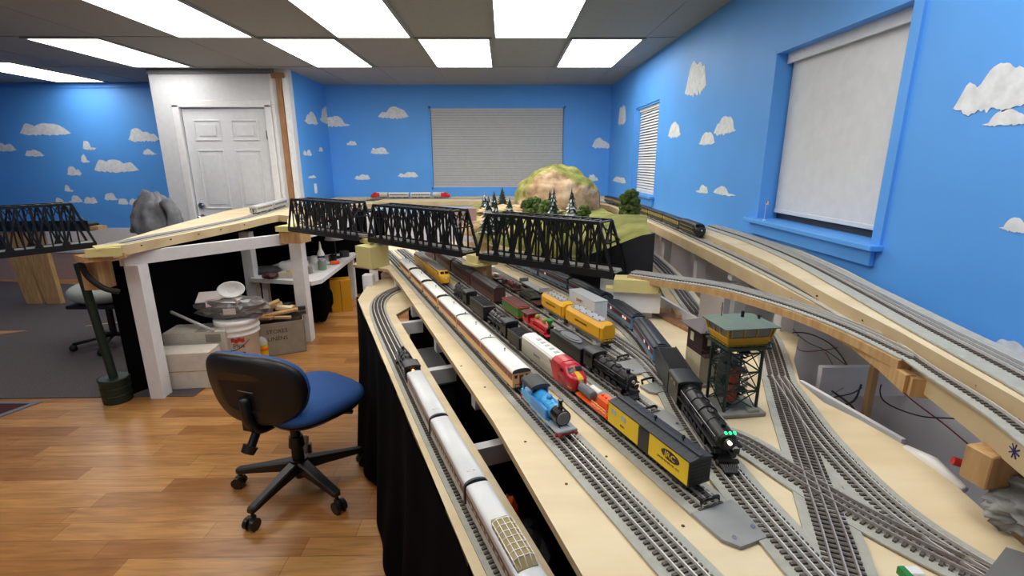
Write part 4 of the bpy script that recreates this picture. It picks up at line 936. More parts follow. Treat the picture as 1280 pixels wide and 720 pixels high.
# ------------------------------------------------------------ black and yellow boxcar
bx = root('boxcar', 'black boxcar with two yellow panels and an oval JRC emblem', 'toy train car')
L, W = .262, .053
b = B(); b.box((0, 0, .0435), (L, W, .055), bev=.0008)
for x in (-.13, .13):
    for i in range(6): b.box((x*1.005, 0, .024+i*.0075), (.002, W*.96, .003))
b.build('body', 'boxcar_black', bx)
b = B(); P = [(-W/2-.001, .0715), (0, .0765), (W/2+.001, .0715), (W/2+.001, .0705), (-W/2-.001, .0705)]; b.prism(P, -L/2-.001, L/2+.001, axis='x')
for i in range(14): x = -L/2+.006+i*(L-.012)/13; b.prism([(-W/2, .0718), (0, .0772), (W/2, .0718), (0, .076)], x-.0008, x+.0008, axis='x')
b.box((0, 0, .0782), (L, .009, .0015)); b.build('roof', 'boxcar_roof', bx)
for x0, x1 in ((-L/2+.001, -.018), (.016, L/2-.002)): B().box(((x0+x1)/2, -W/2-.0004, .044), (x1-x0, .0008, .048)).box(((x0+x1)/2, W/2+.0004, .044), (x1-x0, .0008, .048)).build('yellow_panel', 'jrc_yellow', bx)
for s in (-1, 1): B().box((-.001, s*(W/2+.001), .043), (.034, .0014, .046)).build('sliding_door', 'boxcar_black', bx)
b = B()
for x in (-.108, -.072):
    for k in (-1, 1): b.box((x+k*.005, -W/2-.001, .053), (.0075, .0008, .012))
b.build('window', 'tank_top_gray', bx)
b = B(); n = 28
for r_, y, m in ((1.0, -.0010, 0),): b.add([(.080+.026*r_*cos(2*pi*i/n), -W/2+y, .0525+.0108*r_*sin(2*pi*i/n)) for i in range(n)], [tuple(range(n))], 0)
b.build('emblem', 'boxcar_black', bx)
text('lettering', 'JRC', .0165, 'jrc_yellow', bx, face_side(.080, -W/2-.0018, .0523, -1), sx=1.2)
text('lettering', 'JAMES RIVER MF. CO.', .0062, 'text_dark', bx, face_side(.076, -W/2-.0009, .036, -1), sx=1.1)
text('lettering', '8204', .0075, 'text_dark', bx, face_side(-.075, -W/2-.0009, .034, -1))
for x in (-.005, .078): B().cyl((x, .004, .074), (x, .004, .086), .0014, n=8).cyl((x, .004, .0845), (x, .004, .0895), .0036, .003, n=10).build('roof_pin', 'black_gloss', bx)
B().box((0, 0, .0145), (L*.96, W*.6, .005)).build('underframe', 'black_metal', bx)
truck(bx, -.09); truck(bx, .092); couplers(bx, L); put(bx, bx['label'], 'toy train car', N2, .146, .412)

# orange work car
oc = root('work_car', 'orange track work car with gray tank and orange railing behind the boxcar', 'toy train car')
B().box((0, 0, .0165), (.150, .044, .005), bev=.001).box((.045, 0, .0195), (.055, .046, .006)).build('car_deck', 'orange_plastic', oc)
B().cyl((-.068, -.006, .034), (-.014, -.006, .034), .0125, n=20).ball((-.068, -.006, .034), (.005, .0125, .0125)).ball((-.014, -.006, .034), (.005, .0125, .0125)).build('gray_tank', 'tank_gray', oc)
B().cyl((-.05, .014, .036), (-.012, .014, .036), .009, n=18).ball((-.012, .014, .036), (.004, .009, .009)).build('white_tank', 'white_tank', oc)
B().box((.034, .003, .036), (.05, .028, .026), bev=.004).build('motor_housing', 'orange_plastic', oc)
b = B()
for x in (.018, .033, .048): b.cyl((x, .0, .0485), (x, .0, .0525), .004, n=12)
b.build('housing_cap', 'orange_plastic', oc)
b = B()
for y in (-.0225, .0225):
    b.box((.036, y, .034), (.062, .0014, .0018)).box((.036, y, .027), (.062, .0014, .0014))
    for i in range(6): b.box((.006+i*.012, y, .028), (.0014, .0014, .013))
b.box((.067, 0, .034), (.0014, .045, .0018)); [b.box((.067, -.0225+.009*i, .028), (.0014, .0014, .013)) for i in range(6)]; b.build('safety_rail', 'coach_cream', oc)
B().box((0, 0, .010), (.07, .034, .009)).build('underframe', 'black_metal', oc)
truck(oc, -.052, wb=.012); truck(oc, .052, wb=.012); couplers(oc, .15); put(oc, oc['label'], 'toy train car', N2, .418, .568)

# ------------------------------------------------------------ brown coaches
bl = ['brown passenger coach nearest the viewer, behind the green and red engine', 'second brown passenger coach counted from the green and red engine', 'third brown passenger coach from the green and red engine, under the bridge', 'farthest brown passenger coach, mostly hidden under the second bridge']
bc = passenger(.325, .055, .012, .068, .079, 'brown_car', 'brown_roof', 'brown_roof', 12, vents=False, clerestory=True, name='passenger_coach')
for i, (s0, s1) in enumerate(((1.475, 1.80), (1.815, 2.145), (2.165, 2.50), (2.52, 2.85))):
    put(bc if i == 0 else dup(bc), bl[i], 'toy train car', N3, s0, s1, group='brown passenger coaches')

# ------------------------------------------------------------ green and red old-time engine with its tender
g = root('tender', 'green tender with maroon top coupled behind the red old-time engine', 'toy tender')
B().box((0, 0, .035), (.165, .052, .040), bev=.001).build('body', 'green_car', g)
B().box((0, 0, .0155), (.170, .052, .003)).box((0, 0, .0555), (.169, .056, .003), bev=.001).build('red_trim', 'old_red', g)
B().box((0, 0, .058), (.160, .051, .003)).build('wood_load', 'old_maroon', g)
truck(g, -.05); truck(g, .05); couplers(g, .165); put(g, g['label'], 'toy tender', N3, 1.215, 1.385)
r_ = root('steam_locomotive', 'red old-time steam engine with brass domes and a green smoke stack', 'toy locomotive')
B().cyl((-.03, 0, .034), (.085, 0, .034), .0145, n=20).box((-.03, 0, .030), (.03, .036, .026), bev=.003).build('boiler', 'old_red', r_)
B().box((.02, 0, .0185), (.17, .046, .004), bev=.001).box((.03, -.021, .0235), (.11, .006, .008)).box((.03, .021, .0235), (.11, .006, .008)).build('running_board', 'old_red', r_)
B().box((-.075, 0, .036), (.045, .046, .034), bev=.001).build('cab', 'old_red', r_)
B().loft([[(x, y, z) for y, z in arc(.054, .053, .059, 8)] for x in (-.105, -.045)], 0).build('cab_roof', 'old_maroon', r_)
b = B(); [b.box((-.075, y, .043), (.02, .001, .012)) for y in (-.0235, .0235)]; b.build('cab_window', 'dark_glass', r_)
for x in (-.015, .035): B().lathe((x, 0, .046), [(.009, 0), (.008, .005), (.0105, .009), (.008, .015), (.002, .018)], 16).build('steam_dome', 'brass_green', r_)
B().lathe((.083, 0, .044), [(.006, 0), (.006, .010), (.013, .024), (.012, .030), (.004, .031)], 16).build('smoke_stack', 'bright_green', r_)
B().cyl((.085, 0, .034), (.09, 0, .034), .014, .012, n=20).box((.098, 0, .05), (.012, .012, .012), bev=.002).build('smokebox', 'black_gloss', r_)
for y in (-.0175, .0175):
    for x in (-.055, -.01): bb = B(); wheel(bb, x, y, .0125, .004, n=18); bb.build('driving_wheel', 'old_maroon', r_)
b = B()
for i in range(9): y = (i-4)*.0048; b.tube([(.105, y, .016), (.132, y*.3, .004)], .0011, n=4)
b.box((.104, 0, .016), (.006, .044, .004)); b.build('cowcatcher', 'black_metal', r_)
truck(r_, .07, wb=.012); put(r_, r_['label'], 'toy locomotive', N3, .955, 1.205)

# ------------------------------------------------------------ yellow covered tank cars
def tankcar(L):
    t = bpy.data.objects.new('tank_car', None); COL.objects.link(t); W = .058; z0, z1, z2 = .022, .074, .086; h = L/2
    P = lambda k, dz=0: [(-W/2*.6*k, z0+dz), (-W/2*k, z0+.014+dz), (-W/2*k, z1-.002), (-W*.30*k, z2-dz), (W*.30*k, z2-dz), (W/2*k, z1-.002), (W/2*k, z0+.014+dz), (W/2*.6*k, z0+dz)]
    b = B(); b.loft([[(x, y, z) for y, z in P(k, dz)] for x, k, dz in ((-h, .84, .004), (-h+.012, 1, 0), (h-.012, 1, 0), (h, .84, .004))], 0, smooth=False); b.build('body', 'up_yellow', t)
    b = B(); b.box((-.004, 0, z2+.0015), (L-.06, W*.62, .003)); b.build('roof_walk', 'tank_top_gray', t)
    for i in range(5):
        for y in (-.012, .012): 
            x = -h+.04+(L-.08)*i/4; B().cyl((x, y, z2+.003), (x, y, z2+.006), .003, n=8).build('hatch', 'mid_gray', t)
    b = B()
    for x in (h-.0115,): 
        for y in (-1, 1): b.box((x, y*(W/2+.0005), .055), (.0012, .001, .036))
    b.build('seam_bands', 'text_dark', t)
    text('lettering', 'UNION PACIFIC', .0105, 'text_dark', t, face_side(-.005, -W/2-.0006, .055, -1), sx=1.15)
    B().box((0, 0, .0165), (L*.96, .03, .006)).build('underframe', 'mid_gray', t)
    truck(t, -L*.33, mt='light_gray', wb=.014, top=.016); truck(t, L*.33, mt='light_gray', wb=.014, top=.016); couplers(t, L)
    b = B(); b.box((h+.002, 0, .021), (.008, .05, .0015)); [b.cyl((h+.005, y, .021), (h+.005, y, .036), .0009, n=5) for y in (-.024, -.008, .008, .024)]; b.box((h+.005, 0, .036), (.0015, .05, .0015)); b.build('end_rail', 'text_dark', t)
    return t
put(tankcar(.255), 'near yellow covered tank car with gray top ending at a bumper', 'toy train car', N4, .838, 1.098, group='yellow tank cars')
put(tankcar(.195), 'rear shorter yellow covered tank car just behind the other yellow one', 'toy train car', N4, 1.108, 1.308, group='yellow tank cars')

# ------------------------------------------------------------ flat cars and their loads
def flat(L, mt, label, nf, s0, s1, group=None, W=.05, bulk=False, bm='light_gray'):
    t = root('flat_car', label, 'toy train car', group=group)
    b = B(); b.box((0, 0, .0185), (L, W, .005), bev=.0008); b.box((0, 0, .014), (L*.8, .016, .006))
    for i in range(8):
        for y in (-1, 1): b.box((-L*.44+L*.88*i/7, y*(W/2+.001), .0185), (.003, .002, .004))
    b.build('car_deck', mt, t)
    if bulk:
        for s in (-1, 1): B().box((s*(L/2-.003), 0, .030), (.003, W, .020), bev=.0008).build('bulkhead', bm, t)
        B().box((0, 0, .0225), (L*.9, W*.86, .003)).build('load_plate', bm, t)
    truck(t, -L*.33, wb=.014); truck(t, L*.33, wb=.014); couplers(t, L); return put(t, label, 'toy train car', nf, s0, s1, group=group)
f1 = flat(.235, 'flat_brown', 'brown flat car carrying the olive army tank', N4, 1.335, 1.58)
f2 = flat(.215, 'flat_brown', 'brown flat car loaded with small pipes behind the army tank', N4, 1.60, 1.825)
f3 = flat(.225, 'flat_brown', 'brown flat car carrying the white box load under the third bridge', N4, 1.84, 2.075)
f4 = flat(.20, 'flat_brown', 'brown flat car carrying the small yellow crane beside the wooden pier', N4, 2.09, 2.30)
def onflat(t, label, cat, f, dx, dz=.021, rz=0):
    v = Vector((dx*cos(f.rotation_euler.z), dx*sin(f.rotation_euler.z), dz)); t.location = Vector(f.location)+v; t.rotation_euler = (0, 0, f.rotation_euler.z+rz); t['label'] = label; t['category'] = cat
tk = bpy.data.objects.new('army_tank', None); COL.objects.link(tk)
b = B(); b.prism([(-.062, .012), (-.055, .022), (.045, .024), (.065, .014), (.06, .006), (-.055, .006)], -.017, .017, axis='y') if False else None
b = B(); b.loft([[(x, -.018, zb), (x, -.018, zt), (x, .018, zt), (x, .018, zb)] for x, zb, zt in ((-.062, .008, .014), (-.054, .005, .022), (.040, .005, .024), (.066, .009, .013))], 0, smooth=False); b.build('hull', 'army_green', tk)
for y in (-.0235, .0235):
    b = B(); b.prism([(-.06, .008), (-.054, .016), (.054, .016), (.062, .009), (.052, 0), (-.05, 0)], y-.006, y+.006, axis='y') if False else None
    b = B(); b.loft([[(x, y-.006, zb), (x, y-.006, zt), (x, y+.006, zt), (x, y+.006, zb)] for x, zb, zt in ((-.062, .006, .010), (-.05, 0, .016), (.052, 0, .016), (.063, .007, .011))], 0, smooth=False)
    for i in range(6): b.cyl((-.046+i*.019, y-.0068, .0065), (-.046+i*.019, y+.0068, .0065), .006, n=10)
    b.build('track', 'army_dark', tk)
B().loft([[(.026*cos(2*pi*i/10)*k+dx, .017*sin(2*pi*i/10)*k, z) for i in range(10)] for k, z, dx in ((1, .023, 0), (.95, .031, 0), (.7, .035, -.003))], 0, smooth=False).cyl((-.008, .005, .035), (-.008, .005, .038), .006, n=10).build('turret', 'army_green', tk)
B().cyl((.022, 0, .029), (.075, 0, .031), .0019, n=8).cyl((.068, 0, .0308), (.077, 0, .031), .0028, n=8).build('gun_barrel', 'army_green', tk)
onflat(tk, 'olive green toy army tank standing on a brown flat car', 'toy tank', f1, -.01)
pp = bpy.data.objects.new('pipe_load', None); COL.objects.link(pp)
for i, (x, y, c) in enumerate(((-.05, -.01, 'flat_brown'), (-.01, .008, 'dim_window'), (.04, -.004, 'old_maroon'), (.07, .01, 'flat_brown'))): B().cyl((x-.022, y, .010), (x+.022, y, .010), .0095, n=14).box((x, y, .002), (.03, .02, .004)).build('barrel', c, pp)
onflat(pp, 'load of maroon barrels lying on the brown flat car', 'cargo', f2, 0)
wl_ = bpy.data.objects.new('white_load', None); COL.objects.link(wl_)
B().box((-.045, 0, .018), (.07, .04, .034), bev=.002).box((-.045, 0, .0365), (.072, .042, .003)).build('load_box', 'white_plastic', wl_)
B().box((.035, .0, .007), (.045, .03, .012), bev=.002).cyl((.01, -.008, .012), (.06, -.008, .012), .006, n=10).build('small_cargo', 'white_plastic', wl_)
onflat(wl_, 'white box and small white cargo on the flat car under the third bridge', 'cargo', f3, 0)
ck = bpy.data.objects.new('toy_crane', None); COL.objects.link(ck)
B().box((-.02, 0, .012), (.05, .036, .022), bev=.003).box((-.005, -.008, .027), (.02, .014, .014), bev=.002).build('crane_cab', 'crane_yellow', ck)
B().tube([(0, .006, .02), (.05, .004, .034), (.085, 0, .016)], .0028, n=6).box((.088, 0, .01), (.012, .018, .014)).build('crane_boom', 'crane_yellow', ck)
onflat(ck, 'small yellow toy crane on a flat car beside the wooden pier', 'toy crane', f4, 0)
flat(.215, 'flat_brown', 'flat car with pale gray plate and gray end boards behind the white container car', N5, 1.265, 1.49, group='gray plated flat cars', bulk=True)
flat(.235, 'flat_brown', 'farther flat car with pale gray plate, beside the white box load', N5, 1.51, 1.755, group='gray plated flat cars', bulk=True)
# white container car
mat('container_white', (214, 220, 224), .45)
cc = root('boxcar', 'white container car with red lettering beside the blue passenger cars', 'toy train car')
b = B(); b.box((0, 0, .0595), (.20, .056, .087), bev=.0015); [b.box((-.098+i*.0196, y, .0595), (.0012, .0008, .083)) for i in range(11) for y in (-.0283, .0283)]; b.box((.1005, 0, .06), (.001, .001, .08)); b.build('body', 'container_white', cc)
B().box((0, 0, .1038), (.203, .058, .002), bev=.0005).build('roof', 'light_gray', cc)
text('lettering', 'DAIRY', .019, 'text_red', cc, face_side(-.012, -.0276, .043, -1)) if False else None
text('lettering', 'SWIFT', .017, 'text_red', cc, face_side(-.012, -.0288, .079, -1), sx=1.1)
B().box((0, 0, .0145), (.19, .03, .005)).build('underframe', 'black_metal', cc)
truck(cc, -.065, wb=.014); truck(cc, .065, wb=.014); couplers(cc, .2); put(cc, cc['label'], 'toy train car', N5, 1.03, 1.24)

# ------------------------------------------------------------ blue passenger cars
bl = ['blue passenger car nearest the viewer, coupled to the tall black tender', 'second blue passenger car counted from the tall black tender', 'third blue passenger car with lit windows, in front of the black panel', 'fourth blue passenger car, partly under the third bridge', 'farthest blue passenger car with maroon windows beside the white cargo']
for i, (s0, s1, lit) in enumerate(((.645, .925, (7, 10)), (.935, 1.225, (3, 9, 10)), (1.24, 1.55, (4, 5, 7, 9, 10)), (1.565, 1.88, (2,)), (1.895, 2.20, (5, 6, 8)))):
    c = passenger(s1-s0-.01, .056, .012, .055, .065, 'blue_car', 'blue_roof', 'red_window', 12, band=(.031, .047), mband='brown_car', vents=False, clerestory=True, name='passenger_car', lit=lit)
    b = B(); [b.box((s*((s1-s0)/2-.004), 0, .036), (.004, .03, .042), bev=.001) for s in (-1, 1)]; b.build('vestibule', 'blue_car', c)
    put(c, bl[i], 'toy train car', N6, s0, s1, group='blue passenger cars')
# ------------------------------------------------------------ mountain, hill, trees
ramp_mat('rock_tan', [(.30, (118, 96, 66)), (.45, (186, 158, 118)), (.55, (204, 178, 138)), (.62, (138, 140, 74)), (.75, (110, 118, 56))], 5, .95, bump=.8, dist=.03)
def mountain_mat():
    m = bpy.data.materials.new('mountain_skin'); m.use_nodes = True; nt = m.node_tree; L = nt.links.new; b = nt.nodes['Principled BSDF']; b.inputs['Roughness'].default_value = .95
    tc = nt.nodes.new('ShaderNodeTexCoord'); n = nt.nodes.new('ShaderNodeTexNoise'); n.inputs['Scale'].default_value = 9; n.inputs['Detail'].default_value = 8; L(tc.outputs['Object'], n.inputs['Vector'])
    c1 = nt.nodes.new('ShaderNodeValToRGB'); c2 = nt.nodes.new('ShaderNodeValToRGB')
    for cr, st in ((c1, [(.3, (120, 96, 74)), (.5, (184, 152, 122)), (.7, (214, 190, 160))]), (c2, [(.3, (96, 104, 44)), (.55, (142, 142, 72)), (.72, (176, 166, 110))])):
        while len(cr.color_ramp.elements) < 3: cr.color_ramp.elements.new(.5)
        for e, (p, c) in zip(cr.color_ramp.elements, st): e.position = p; e.color = (*lin(c), 1)
        L(n.outputs['Fac'], cr.inputs[0])
    n2 = nt.nodes.new('ShaderNodeTexNoise'); n2.inputs['Scale'].default_value = 4; n2.inputs['Detail'].default_value = 5; L(tc.outputs['Object'], n2.inputs['Vector'])
    sp_ = nt.nodes.new('ShaderNodeSeparateXYZ'); L(tc.outputs['Object'], sp_.inputs[0])
    a1 = nt.nodes.new('ShaderNodeMath'); a1.operation = 'MULTIPLY_ADD'; L(n2.outputs['Fac'], a1.inputs[0]); a1.inputs[1].default_value = 1.3; L(sp_.outputs['Z'], a1.inputs[2])
    cr = nt.nodes.new('ShaderNodeMapRange'); cr.inputs[1].default_value = 1.86; cr.inputs[2].default_value = 1.95; L(a1.outputs[0], cr.inputs[0])
    mx = nt.nodes.new('ShaderNodeMix'); mx.data_type = 'RGBA'; L(cr.outputs[0], mx.inputs[0]); L(c1.outputs[0], mx.inputs[6]); L(c2.outputs[0], mx.inputs[7]); L(mx.outputs[2], b.inputs['Base Color'])
    bp = nt.nodes.new('ShaderNodeBump'); bp.inputs['Strength'].default_value = .7; bp.inputs['Distance'].default_value = .02; L(n.outputs['Fac'], bp.inputs['Height']); L(bp.outputs[0], b.inputs['Normal'])
    MATS['mountain_skin'] = m
mountain_mat()
ramp_mat('grass', [(.3, (112, 118, 52)), (.55, (146, 146, 76)), (.75, (170, 164, 96))], 9, .95, bump=.5)
ramp_mat('rock_gray', [(.3, (120, 122, 122)), (.55, (165, 166, 166)), (.75, (196, 196, 194))], 14, .9, bump=.8)
ramp_mat('bush_green', [(.3, (46, 62, 28)), (.55, (80, 100, 42)), (.8, (112, 126, 58))], 30, .95, bump=.8)
ramp_mat('fir_green', [(.3, (26, 38, 34)), (.6, (48, 62, 54)), (.85, (150, 160, 156))], 60, .95, bump=.8)
mat('snow', (206, 212, 214), .9); mat('bark', (70, 52, 38), .9)
from mathutils import noise
def blob(name, mt, c, r, seed, n=64, k=40, amp=.18, fr=2.6, zmin=0, parent=None, flat=1.0):
    b = B(); vs = []
    for j in range(k+1):
        t = (pi/2)*j/k
        for i in range(n):
            a = 2*pi*i/n; d = Vector((cos(t)*cos(a), cos(t)*sin(a), sin(t)))
            q = 1+amp*noise.noise(d*fr+Vector((seed, 0, 0)))+amp*.5*noise.noise(d*fr*3+Vector((0, seed, 0)))+amp*.28*noise.noise(d*fr*8)
            vs.append((c[0]+r[0]*d.x*q, c[1]+r[1]*d.y*q, c[2]+max(zmin, r[2]*(d.z**flat)*q)))
    fs = [(j*n+i, j*n+(i+1) % n, (j+1)*n+(i+1) % n, (j+1)*n+i) for j in range(k) for i in range(n)]
    b.add(vs, fs, 0, True); return b.build(name, mt, parent)
mt_ = root('mountain', 'large tan and green papier-mache mountain in front of the back window', 'model mountain', (0, 0, 0))
blob('rock_face', 'mountain_skin', (.52, 5.0, 1.02), (.44, .42, .43), 3.3, parent=mt_, flat=.8, amp=.10, fr=2.0)
blob('foothill', 'rock_tan', (.12, 4.45, 1.0), (.42, .34, .10), 5.1, parent=mt_, amp=.3)
# scenery platform
sp = root('scenery_platform', 'platform with grass hill and tan rocks between the bridges and the mountain', 'scenery', (0, 0, 0))
PL = [(-.35, 3.75), (-.05, 2.95), (.42, 2.22), (.61, 2.02), (.69, 2.4), (.84, 2.9), (1.0, 3.8), (1.0, 5.45), (.4, 5.6), (-.35, 5.65)]
B().prism(PL, .98, 1.0, m=0).build('platform_board', 'plywood', sp)
def inpoly(x, y, P):
    c = False
    for i in range(len(P)):
        (x1, y1), (x2, y2) = P[i], P[i-1]
        if (y1 > y) != (y2 > y) and x < (x2-x1)*(y-y1)/(y2-y1)+x1: c = not c
    return c
def hz(x, y):
    sx = max(0, min(1, (x-.30)/.34)); sy = 1-max(0, min(1, (y-2.75)/.9)); sx = sx*sx*(3-2*sx); sy = sy*sy*(3-2*sy)
    h = .035+.16*sx*sy
    return 1.0+h+.010*noise.noise(Vector((x*5, y*5, 0)))+.006*noise.noise(Vector((x*16, y*16, 2)))
b = B(); NX, NY = 46, 70; ids = {}; vs = []; fs = []
def edge(t, side):
    y = 2.01+t*3.53
    L = [(2.01, .607), (2.235, .392), (2.95, -.02), (3.75, -.33), (5.6, -.33)]; Rr = [(2.01, .616), (2.4, .70), (2.9, .85), (3.8, .99), (5.6, .99)]
    S = L if side == 0 else Rr
    for (a, x), (c, x2) in zip(S, S[1:]):
        if y <= c: return x+(x2-x)*(y-a)/(c-a), y
    return S[-1][1], y
for j in range(NY+1):
    (xa, y), (xb, _) = edge(j/NY, 0), edge(j/NY, 1)
    for i in range(NX+1):
        x = xa+(xb-xa)*i/NX; vs.append((x, y, hz(x, y)))
fs = [(j*(NX+1)+i, j*(NX+1)+i+1, (j+1)*(NX+1)+i+1, (j+1)*(NX+1)+i) for j in range(NY) for i in range(NX)]
b.add(vs, fs, 0, True)
ring = [j*(NX+1) for j in range(NY+1)][::-1] + list(range(NX+1)) + [j*(NX+1)+NX for j in range(NY+1)]
sk = [vs[q] for q in ring]; m_ = len(sk)
b.add(sk+[(x, y, 1.0) for x, y, z in sk], [(i, m_+i, m_+i+1, i+1) for i in range(m_-1)], 0)
b.build('grass_hill', 'grass', sp)
# front slope seen through the third bridge and tan strip with graffiti boards
b = B(); b.loft([[(x, y, 1.0), (x, y+.02, z), (x, y+.10, z)] for x, y, z in ((-.05, 2.97, 1.03), (.1, 2.74, 1.10), (.25, 2.50, 1.14), (.42, 2.26, 1.12))], 0, smooth=True, caps=False, closed=False); b.build('grass_slope', 'grass', sp)
for sx, sy, q in ((-.12, 3.15, .09), (-.02, 3.02, .07), (-.22, 3.45, .1), (.02, 3.25, .08), (-.15, 3.7, .11)): blob('rock_outcrop', 'rock_tan', (sx, sy, 1.0), (q, q*.9, q*.8), sx*9+sy, n=20, k=10, parent=sp)
mat('scenery_panel', (18, 19, 28), .7)
bp = root('fascia_panel', 'black fascia panel with a curved top edge right of the third bridge', 'panel', (0, 0, 0))
A_, C_ = Vector((.385, 2.22, 0)), Vector((.615, 1.985, 0)); d_ = C_-A_; Rm = Matrix(((d_.normalized().x, -d_.normalized().y, 0), (d_.normalized().y, d_.normalized().x, 0), (0, 0, 1)))
def fpanel(prof, z0, th=.008):
    b = B(); n2 = Vector((-d_.normalized().y, d_.normalized().x, 0))*th; pts = [(A_+d_*t) for t, z in prof]
    fr = [Vector((p.x, p.y, z0)) for p in pts]; to = [Vector((p.x, p.y, z)) for p, (t, z) in zip(pts, prof)]
    ring = fr+to[::-1]; m = len(ring); vs = ring+[v+n2 for v in ring]
    return b.add(vs, [tuple(range(m)), tuple(range(m, 2*m))[::-1]]+[(i, m+i, m+(i+1) % m, (i+1) % m) for i in range(m)])
fpanel([(k/12, hz(*((A_+d_*(k/12)).xy))+.012) for k in range(13)], .98).build('upper_panel', 'scenery_panel', bp)
fpanel([(-.25, .98), (.62, .98)], .90).build('lower_panel', 'scenery_panel', bp)
def fir(x, y, z, h, w_, label, snow=.5, seed=1):
    t = root('fir_tree', label, 'model tree', (x, y, z), seed, 'miniature fir trees'); r = random.Random(seed)
    B().cyl((0, 0, 0), (0, 0, h*.3), .004, n=6).build('trunk', 'bark', t)
    b = B(); bs = B(); L = 9
    for k in range(L):
        z0 = h*(.08+.86*k/L); rr = w_*(1-k/L*.92)/1.25; n = 11
        tip = (0, 0, z0+h*.19)
        vs = [tip]+[(rr*cos(2*pi*i/n+k)*(1 if i % 2 else .72)*(1+r.uniform(-.15, .15)), rr*sin(2*pi*i/n+k)*(1 if i % 2 else .72)*(1+r.uniform(-.15, .15)), z0-(.004 if i % 2 else -.004)) for i in range(n)]
        b.add(vs, [(0, 1+i, 1+(i+1) % n) for i in range(n)], 0); b.add(vs[1:], [tuple(range(n))[::-1]], 0)
        if r.random() < snow:
            bs.add([(v[0]*.93, v[1]*.93, v[2]+.0035) for v in vs], [(0, 1+i, 1+(i+1) % n) for i in range(n) if r.random() < .5], 0)
    b.build('foliage', 'fir_green', t)
    if bs.f: bs.build('snow_cover', 'snow', t)
FT_ = [((-.189, 4.825), .176, .085, 'snow-dusted fir, leftmost of the little forest beside the mountain', .9), ((-.099, 3.129), .25, .10, 'front left snowy fir just above the left end of the third bridge', .9), ((-.102, 5.1), .17, .08, 'narrow dark fir second from the left behind the snowy front fir', .3),
       ((-.017, 4.817), .224, .11, 'tall dark fir left of the mountain foot', .2), ((-.055, 3.30), .22, .09, 'second front snowy fir from the left above the third bridge', .8), ((.041, 3.668), .20, .10, 'broad gray-green fir at the left mountain foot', .4), ((.16, 4.3), .14, .08, 'small dark fir in front of the tan rock face', .2),
       ((.39, 4.2), .22, .075, 'thin fir left of the snowy fir before the mountain centre', .4), ((.342, 3.427), .28, .095, 'snowy fir in front of the mountain centre', .9), ((.529, 3.855), .26, .09, 'slender dark snow-edged fir at the right mountain face', .6)]
for i, (p, h, w_, lb, sn) in enumerate(FT_): fir(p[0], p[1], hz(*p)-.004, h, w_, lb, sn, i+2)
def bush(x, y, z, h, w_, label, seed):
    t = root('bushy_tree', label, 'model tree', (x, y, z)); B().cyl((0, 0, 0), (0, 0, h*.4), .005, n=6).build('trunk', 'bark', t); b = B(); r = random.Random(seed)
    for i in range(150):
        a = r.uniform(0, 6.28); q = r.random()**.5; zz = h*(.12+.82*r.random()); lim = w_/2*sqrt(max(.05, 1-((zz/h-.42)/.6)**2)); b.ball((lim*q*cos(a), lim*q*sin(a), zz), w_*.085*(1+r.random()), n=6, k=4, jit=.5, seed=i)
    b.build('foliage', 'bush_green', t)
for (p, h, w_, lb) in (((0.76, 2.979), .17, .12, 'bushy green tree on the grass hill beside the black panel'), ((.24, 4.15), .17, .16, 'round green bush before the mountain, left of the two'), ((.35, 4.05), .15, .14, 'round green bush before the mountain, right of the two'), ((.60, 3.7), .15, .10, 'small dark bush at the right mountain foot')):
    bush(p[0], p[1], hz(*p)-.006, h, w_, lb, int(h*1000))
bush(.33, 2.95, 1.03, .14, .10, 'dark green bush behind the third bridge below the mountain', 5)
# green scenery under the bridge by the blue cars
blob('low_hill', 'grass', (.36, 2.62, ZD), (.12, .14, .10), 8, n=26, k=12, parent=sp)
# barn like buildings seen through the bridge
mat('poster_pink', (196, 160, 160), .7)
tag(B().box((-.28, 3.55, 1.09), (.16, .02, .16)).build('display_board', 'poster_pink'), 'pale pink patterned board seen through the gap before the third bridge', 'board')
# posts behind the bridge
for x, lb in ((.20, 'gray upright board left of the two on the back shelf edge before the mountain'),): pass
# gray rock at right edge
rk = root('plaster_rock', 'gray plaster rock at the right edge of the yard table', 'model rock', (.985, .70, ZD))
b = B()
def rock(c, r, sd):
    vs = []; n, k = 90, 60
    for j in range(k+1):
        t = -pi/2+pi*j/k
        for i in range(n):
            a = 2*pi*i/n; d = Vector((cos(t)*cos(a), cos(t)*sin(a), sin(t))); q = 1+.35*noise.noise(d*1.8+Vector((sd, 1, 0)))+.22*noise.noise(d*5+Vector((1, sd, 0)))+.14*noise.noise(d*11)+.07*noise.noise(d*24)
            vs.append((c[0]+r[0]*d.x*q, c[1]+r[1]*d.y*q, max(-.0, c[2]+r[2]*d.z*q)))
    b.add(vs, [(j*n+i, j*n+(i+1) % n, (j+1)*n+(i+1) % n, (j+1)*n+i) for j in range(k) for i in range(n)], 0, True)
rock((.005, .0, .04), (.12, .095, .055), 2.2); b.build('rock_body', 'rock_gray', rk)
b = B(); rock((-.005, -.05, .015), (.075, .05, .04), 7.7); b.build('rock_base', 'rock_gray', rk)
tag(B().prism([(0.69, 0.571), (0.788, 0.631), (0.826, 0.604), (0.688, 0.478)], ZD+.002, ZD+.03).build('gray_box', 'mid_gray'), 'corner of a dark gray box beside the rock at the bottom right', 'box')
